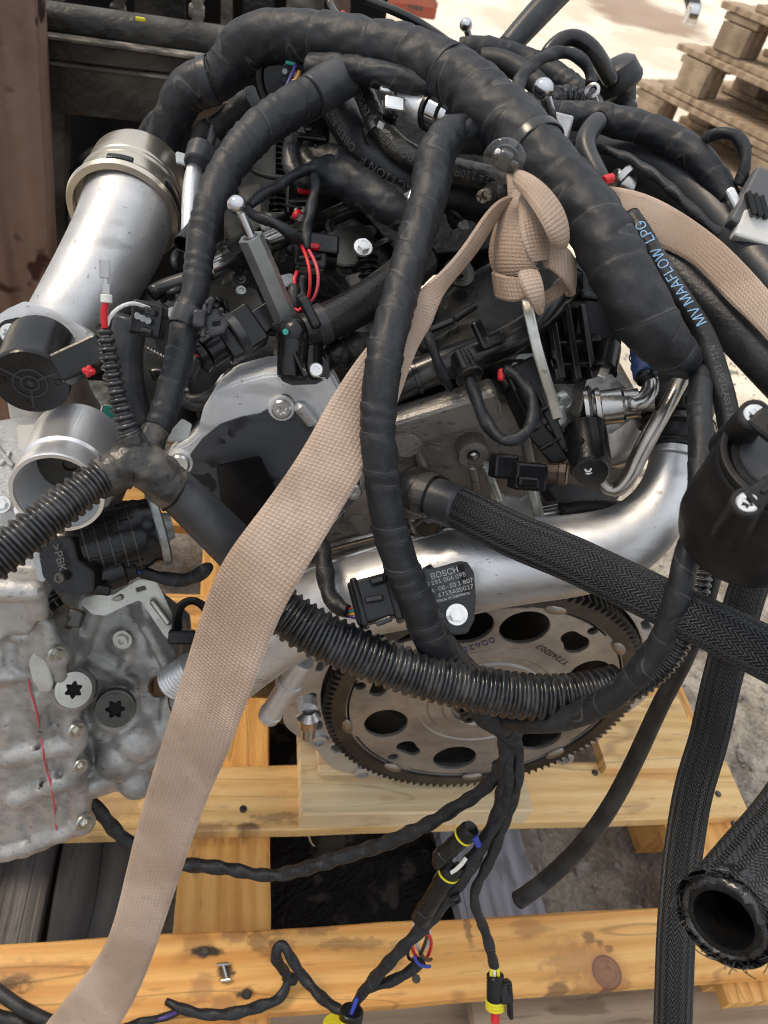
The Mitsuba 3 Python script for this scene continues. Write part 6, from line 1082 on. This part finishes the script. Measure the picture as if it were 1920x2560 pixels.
# loom connector under the arch
hm_ = H('loom_connector', 'round multi-pin connector with coloured wires tucked under the left of the arch', 'connector')
add('shell', cat(lathe(W(745, 195, .635), to_cam(W(745, 195, .63)), [(-.02, 0), (-.02, .034), (0, .036), (.003, .034), (.002, .03), (-.004, .028), (-.004, 0)], 40)), 'plastic', hm_, smooth=35)
for k, (x, y) in enumerate(((712, 178), (711, 198), (764, 193), (780, 198), (758, 211), (774, 214), (710, 155), (800, 200), (728, 165), (735, 185))): add('pin', lathe(W(x, y, .632), to_cam(W(x, y, .63)), [(-.004, .0028), (0, .0028), (.0008, .0022), (.0008, 0)], 16), 'matte_grey' if k % 3 else 'zinc_grey', hm_, smooth=30)
for pts, m in (([(740, 160), (728, 190), (715, 218)], 'purple'), ([(748, 178), (740, 198), (730, 205)], 'orange'), ([(715, 156), (740, 160)], 'green'), ([(725, 220), (722, 250), (715, 265)], 'plastic')): tube('wire', [(x, y, .615, 5) for x, y in pts], m, hm_, n=10, h=.002)
tube('cord_loop', [(660, 290, .63, 8), (650, 270, .62, 9), (665, 258, .615, 9), (690, 285, .61, 9), (700, 262, .615, 8)], 'tape', hm_, 'twist')
ho = H('wiring_harness', 'short thick taped end behind the beige intake collar, upper left', 'wiring harness'); tube('bundle', [(352, 400, .70, 20), (365, 340, .70, 22), (395, 298, .69, 22), (430, 290, .69, 18)], 'tape', ho, 'tape', pitch=.012); tube('bundle', [(540, 330, .70, 34), (600, 280, .69, 36), (640, 250, .68, 34)], 'tape', ho, 'tape', pitch=.03)
# clear cap
cc = H('clear_cap', 'transparent round plastic cap with black core in front of the thick harness', 'plastic cap')
o = W(1260, 402, .49); n_ = nrm(to_cam(o) - .25 * UP); ci = trimesh.creation.icosphere(4, 1.0); ci = ci.slice_plane([0, 0, -.35], [0, 0, 1]); ci.vertices *= [.0138, .0138, .005]
add('dome', put(ci, o, *frame(n_)), 'clear', cc, smooth=True); add('core', cat(box_at(o - n_ * .002, (.012, .009, .008), n_, RIGHT + .6 * DOWN), box_at(o - n_ * .001 + RIGHT * .001, (.005, .018, .005), n_, RIGHT + .6 * DOWN)), 'gloss_plastic', cc); add('base', lathe(o - n_ * .007, n_, [(0, 0), (0, .0085), (.002, .008), (.002, 0)], 30), 'plastic', cc); add('pin', box_at(o + n_ * .001 - RIGHT * .004 - DOWN * .005, (.004, .006, .003), n_), 'white_plastic', cc)
hp_ = H('pipe_stub', 'small beige plastic stub with cross slot beside the knot', 'plug'); C_('stub', (1205, 492, .60), (1235, 478, .615), 17, 'collar', parent=hp_); C_('sleeve', (1225, 482, .605), (1250, 470, .62), 24, 'dark_steel', parent=hp_)
for t in (0.3, 1.9): o = W(1203, 493, .598); add('cross_slot', bar(o + (RIGHT * math.cos(t) + DOWN * math.sin(t)) * .0045, o - (RIGHT * math.cos(t) + DOWN * math.sin(t)) * .0045, .0016, .0012, to_cam(o), .0003), 'brown', hp_)

# ---- beige lifting strap
ls = H('lifting_strap', 'long beige woven lifting strap knotted at the engine and hanging down to lower left', 'strap')
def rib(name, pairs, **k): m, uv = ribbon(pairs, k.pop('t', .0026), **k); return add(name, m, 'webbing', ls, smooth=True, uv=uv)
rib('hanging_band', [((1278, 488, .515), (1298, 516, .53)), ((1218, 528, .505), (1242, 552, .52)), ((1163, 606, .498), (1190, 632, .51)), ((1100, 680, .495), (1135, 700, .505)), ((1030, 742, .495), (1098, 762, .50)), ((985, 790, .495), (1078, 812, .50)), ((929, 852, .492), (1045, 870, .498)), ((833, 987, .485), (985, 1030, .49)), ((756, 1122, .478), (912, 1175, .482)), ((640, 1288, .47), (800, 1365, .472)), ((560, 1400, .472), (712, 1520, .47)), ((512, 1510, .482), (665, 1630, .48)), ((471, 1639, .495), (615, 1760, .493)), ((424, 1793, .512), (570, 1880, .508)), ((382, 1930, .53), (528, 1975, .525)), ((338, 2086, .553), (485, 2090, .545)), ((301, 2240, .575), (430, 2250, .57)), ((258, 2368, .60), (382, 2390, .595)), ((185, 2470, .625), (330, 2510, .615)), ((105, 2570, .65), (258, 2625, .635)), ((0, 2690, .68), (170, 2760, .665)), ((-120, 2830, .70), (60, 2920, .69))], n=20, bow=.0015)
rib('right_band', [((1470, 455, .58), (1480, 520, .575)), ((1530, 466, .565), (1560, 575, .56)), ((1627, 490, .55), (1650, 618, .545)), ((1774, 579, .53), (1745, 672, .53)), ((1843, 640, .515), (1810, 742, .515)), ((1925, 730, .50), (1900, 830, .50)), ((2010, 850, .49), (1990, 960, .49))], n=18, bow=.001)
rib('back_band', [((495, 265, .68), (490, 300, .69)), ((560, 255, .68), (540, 290, .69)), ((640, 235, .69), (620, 275, .70))])
def loop(pts, ex, ey, name='knot_loop'):
    m, uv, _ = sweep(pts, h=.0025, n=36, flat=(ey, ex), mod=lambda a, s, r: r * (1 + .03 * np.cos(s * 260))); uv = uv * [.09, 1]; return add(name, m, 'webbing', ls, smooth=True, uv=uv)
def loop3(pairs, d_bow, name='knot_loop', t=.003): return rib(name, pairs, t=t, n=22, h=.003, bow=d_bow)
kc = trimesh.creation.icosphere(4, 1.0); kc.vertices *= [.010, .008, .024]; add('knot_core', put(kc, W(1322, 600, .535), RIGHT, np.cross(-DOWN + .1 * RIGHT, RIGHT), nrm(-DOWN + .1 * RIGHT)), 'webbing', ls, smooth=True, uv=np.array(kc.vertices[:, [0, 2]]))
loop3([((1266, 440, .53), (1304, 440, .53)), ((1268, 475, .524), (1304, 472, .522)), ((1270, 505, .525), (1300, 505, .525))], .0005)
loop3([((1290, 498, 0.5330), (1322, 500, 0.5180)), ((1256, 540, 0.5360), (1328, 535, 0.5060)), ((1230, 598, 0.5390), (1326, 590, 0.5020)), ((1225, 645, 0.5380), (1332, 645, 0.4990)), ((1240, 682, 0.5320), (1350, 672, 0.5000))], .0075, t=.0036)
loop3([((1296, 500, 0.5030), (1328, 488, 0.5070)), ((1298, 555, 0.4900), (1364, 540, 0.5000)), ((1308, 605, 0.4860), (1370, 598, 0.5020)), ((1330, 655, 0.4900), (1366, 650, 0.5050))], .003, t=.0036)
loop3([((1284, 462, 0.4950), (1310, 436, 0.5020)), ((1322, 508, 0.4750), (1358, 466, 0.4870)), ((1355, 560, 0.4700), (1400, 520, 0.4840)), ((1374, 598, 0.4730), (1414, 566, 0.4870)), ((1384, 614, 0.4820), (1408, 600, 0.4920))], .004, t=.0046)
loop3([((1352, 588, 0.5100), (1366, 672, 0.5050)), ((1375, 600, 0.5000), (1388, 684, 0.4960)), ((1406, 612, 0.4980), (1412, 706, 0.4960)), ((1428, 636, 0.5060), (1428, 730, 0.5060)), ((1435, 660, 0.5260), (1430, 742, 0.5260)), ((1424, 676, 0.5400), (1418, 742, 0.5400))], .0005, t=.0036)
loop3([((1236, 676, .535), (1246, 744, .535)), ((1248, 684, .512), (1260, 752, .512)), ((1280, 692, .502), (1294, 754, .502)), ((1312, 694, .503), (1322, 742, .503)), ((1330, 694, .513), (1332, 730, .513))], .0003, t=.0036)
loop3([((1294, 684, 0.4870), (1346, 682, 0.4900)), ((1306, 722, 0.4830), (1357, 712, 0.4870)), ((1322, 755, 0.4860), (1360, 744, 0.4890)), ((1340, 778, 0.5010), (1356, 774, 0.5010))], .0015, t=.0036)
loop3([((1345, 738, .525), (1362, 765, .525)), ((1385, 712, .52), (1396, 745, .52)), ((1420, 688, .532), (1426, 720, .532))], .0005)
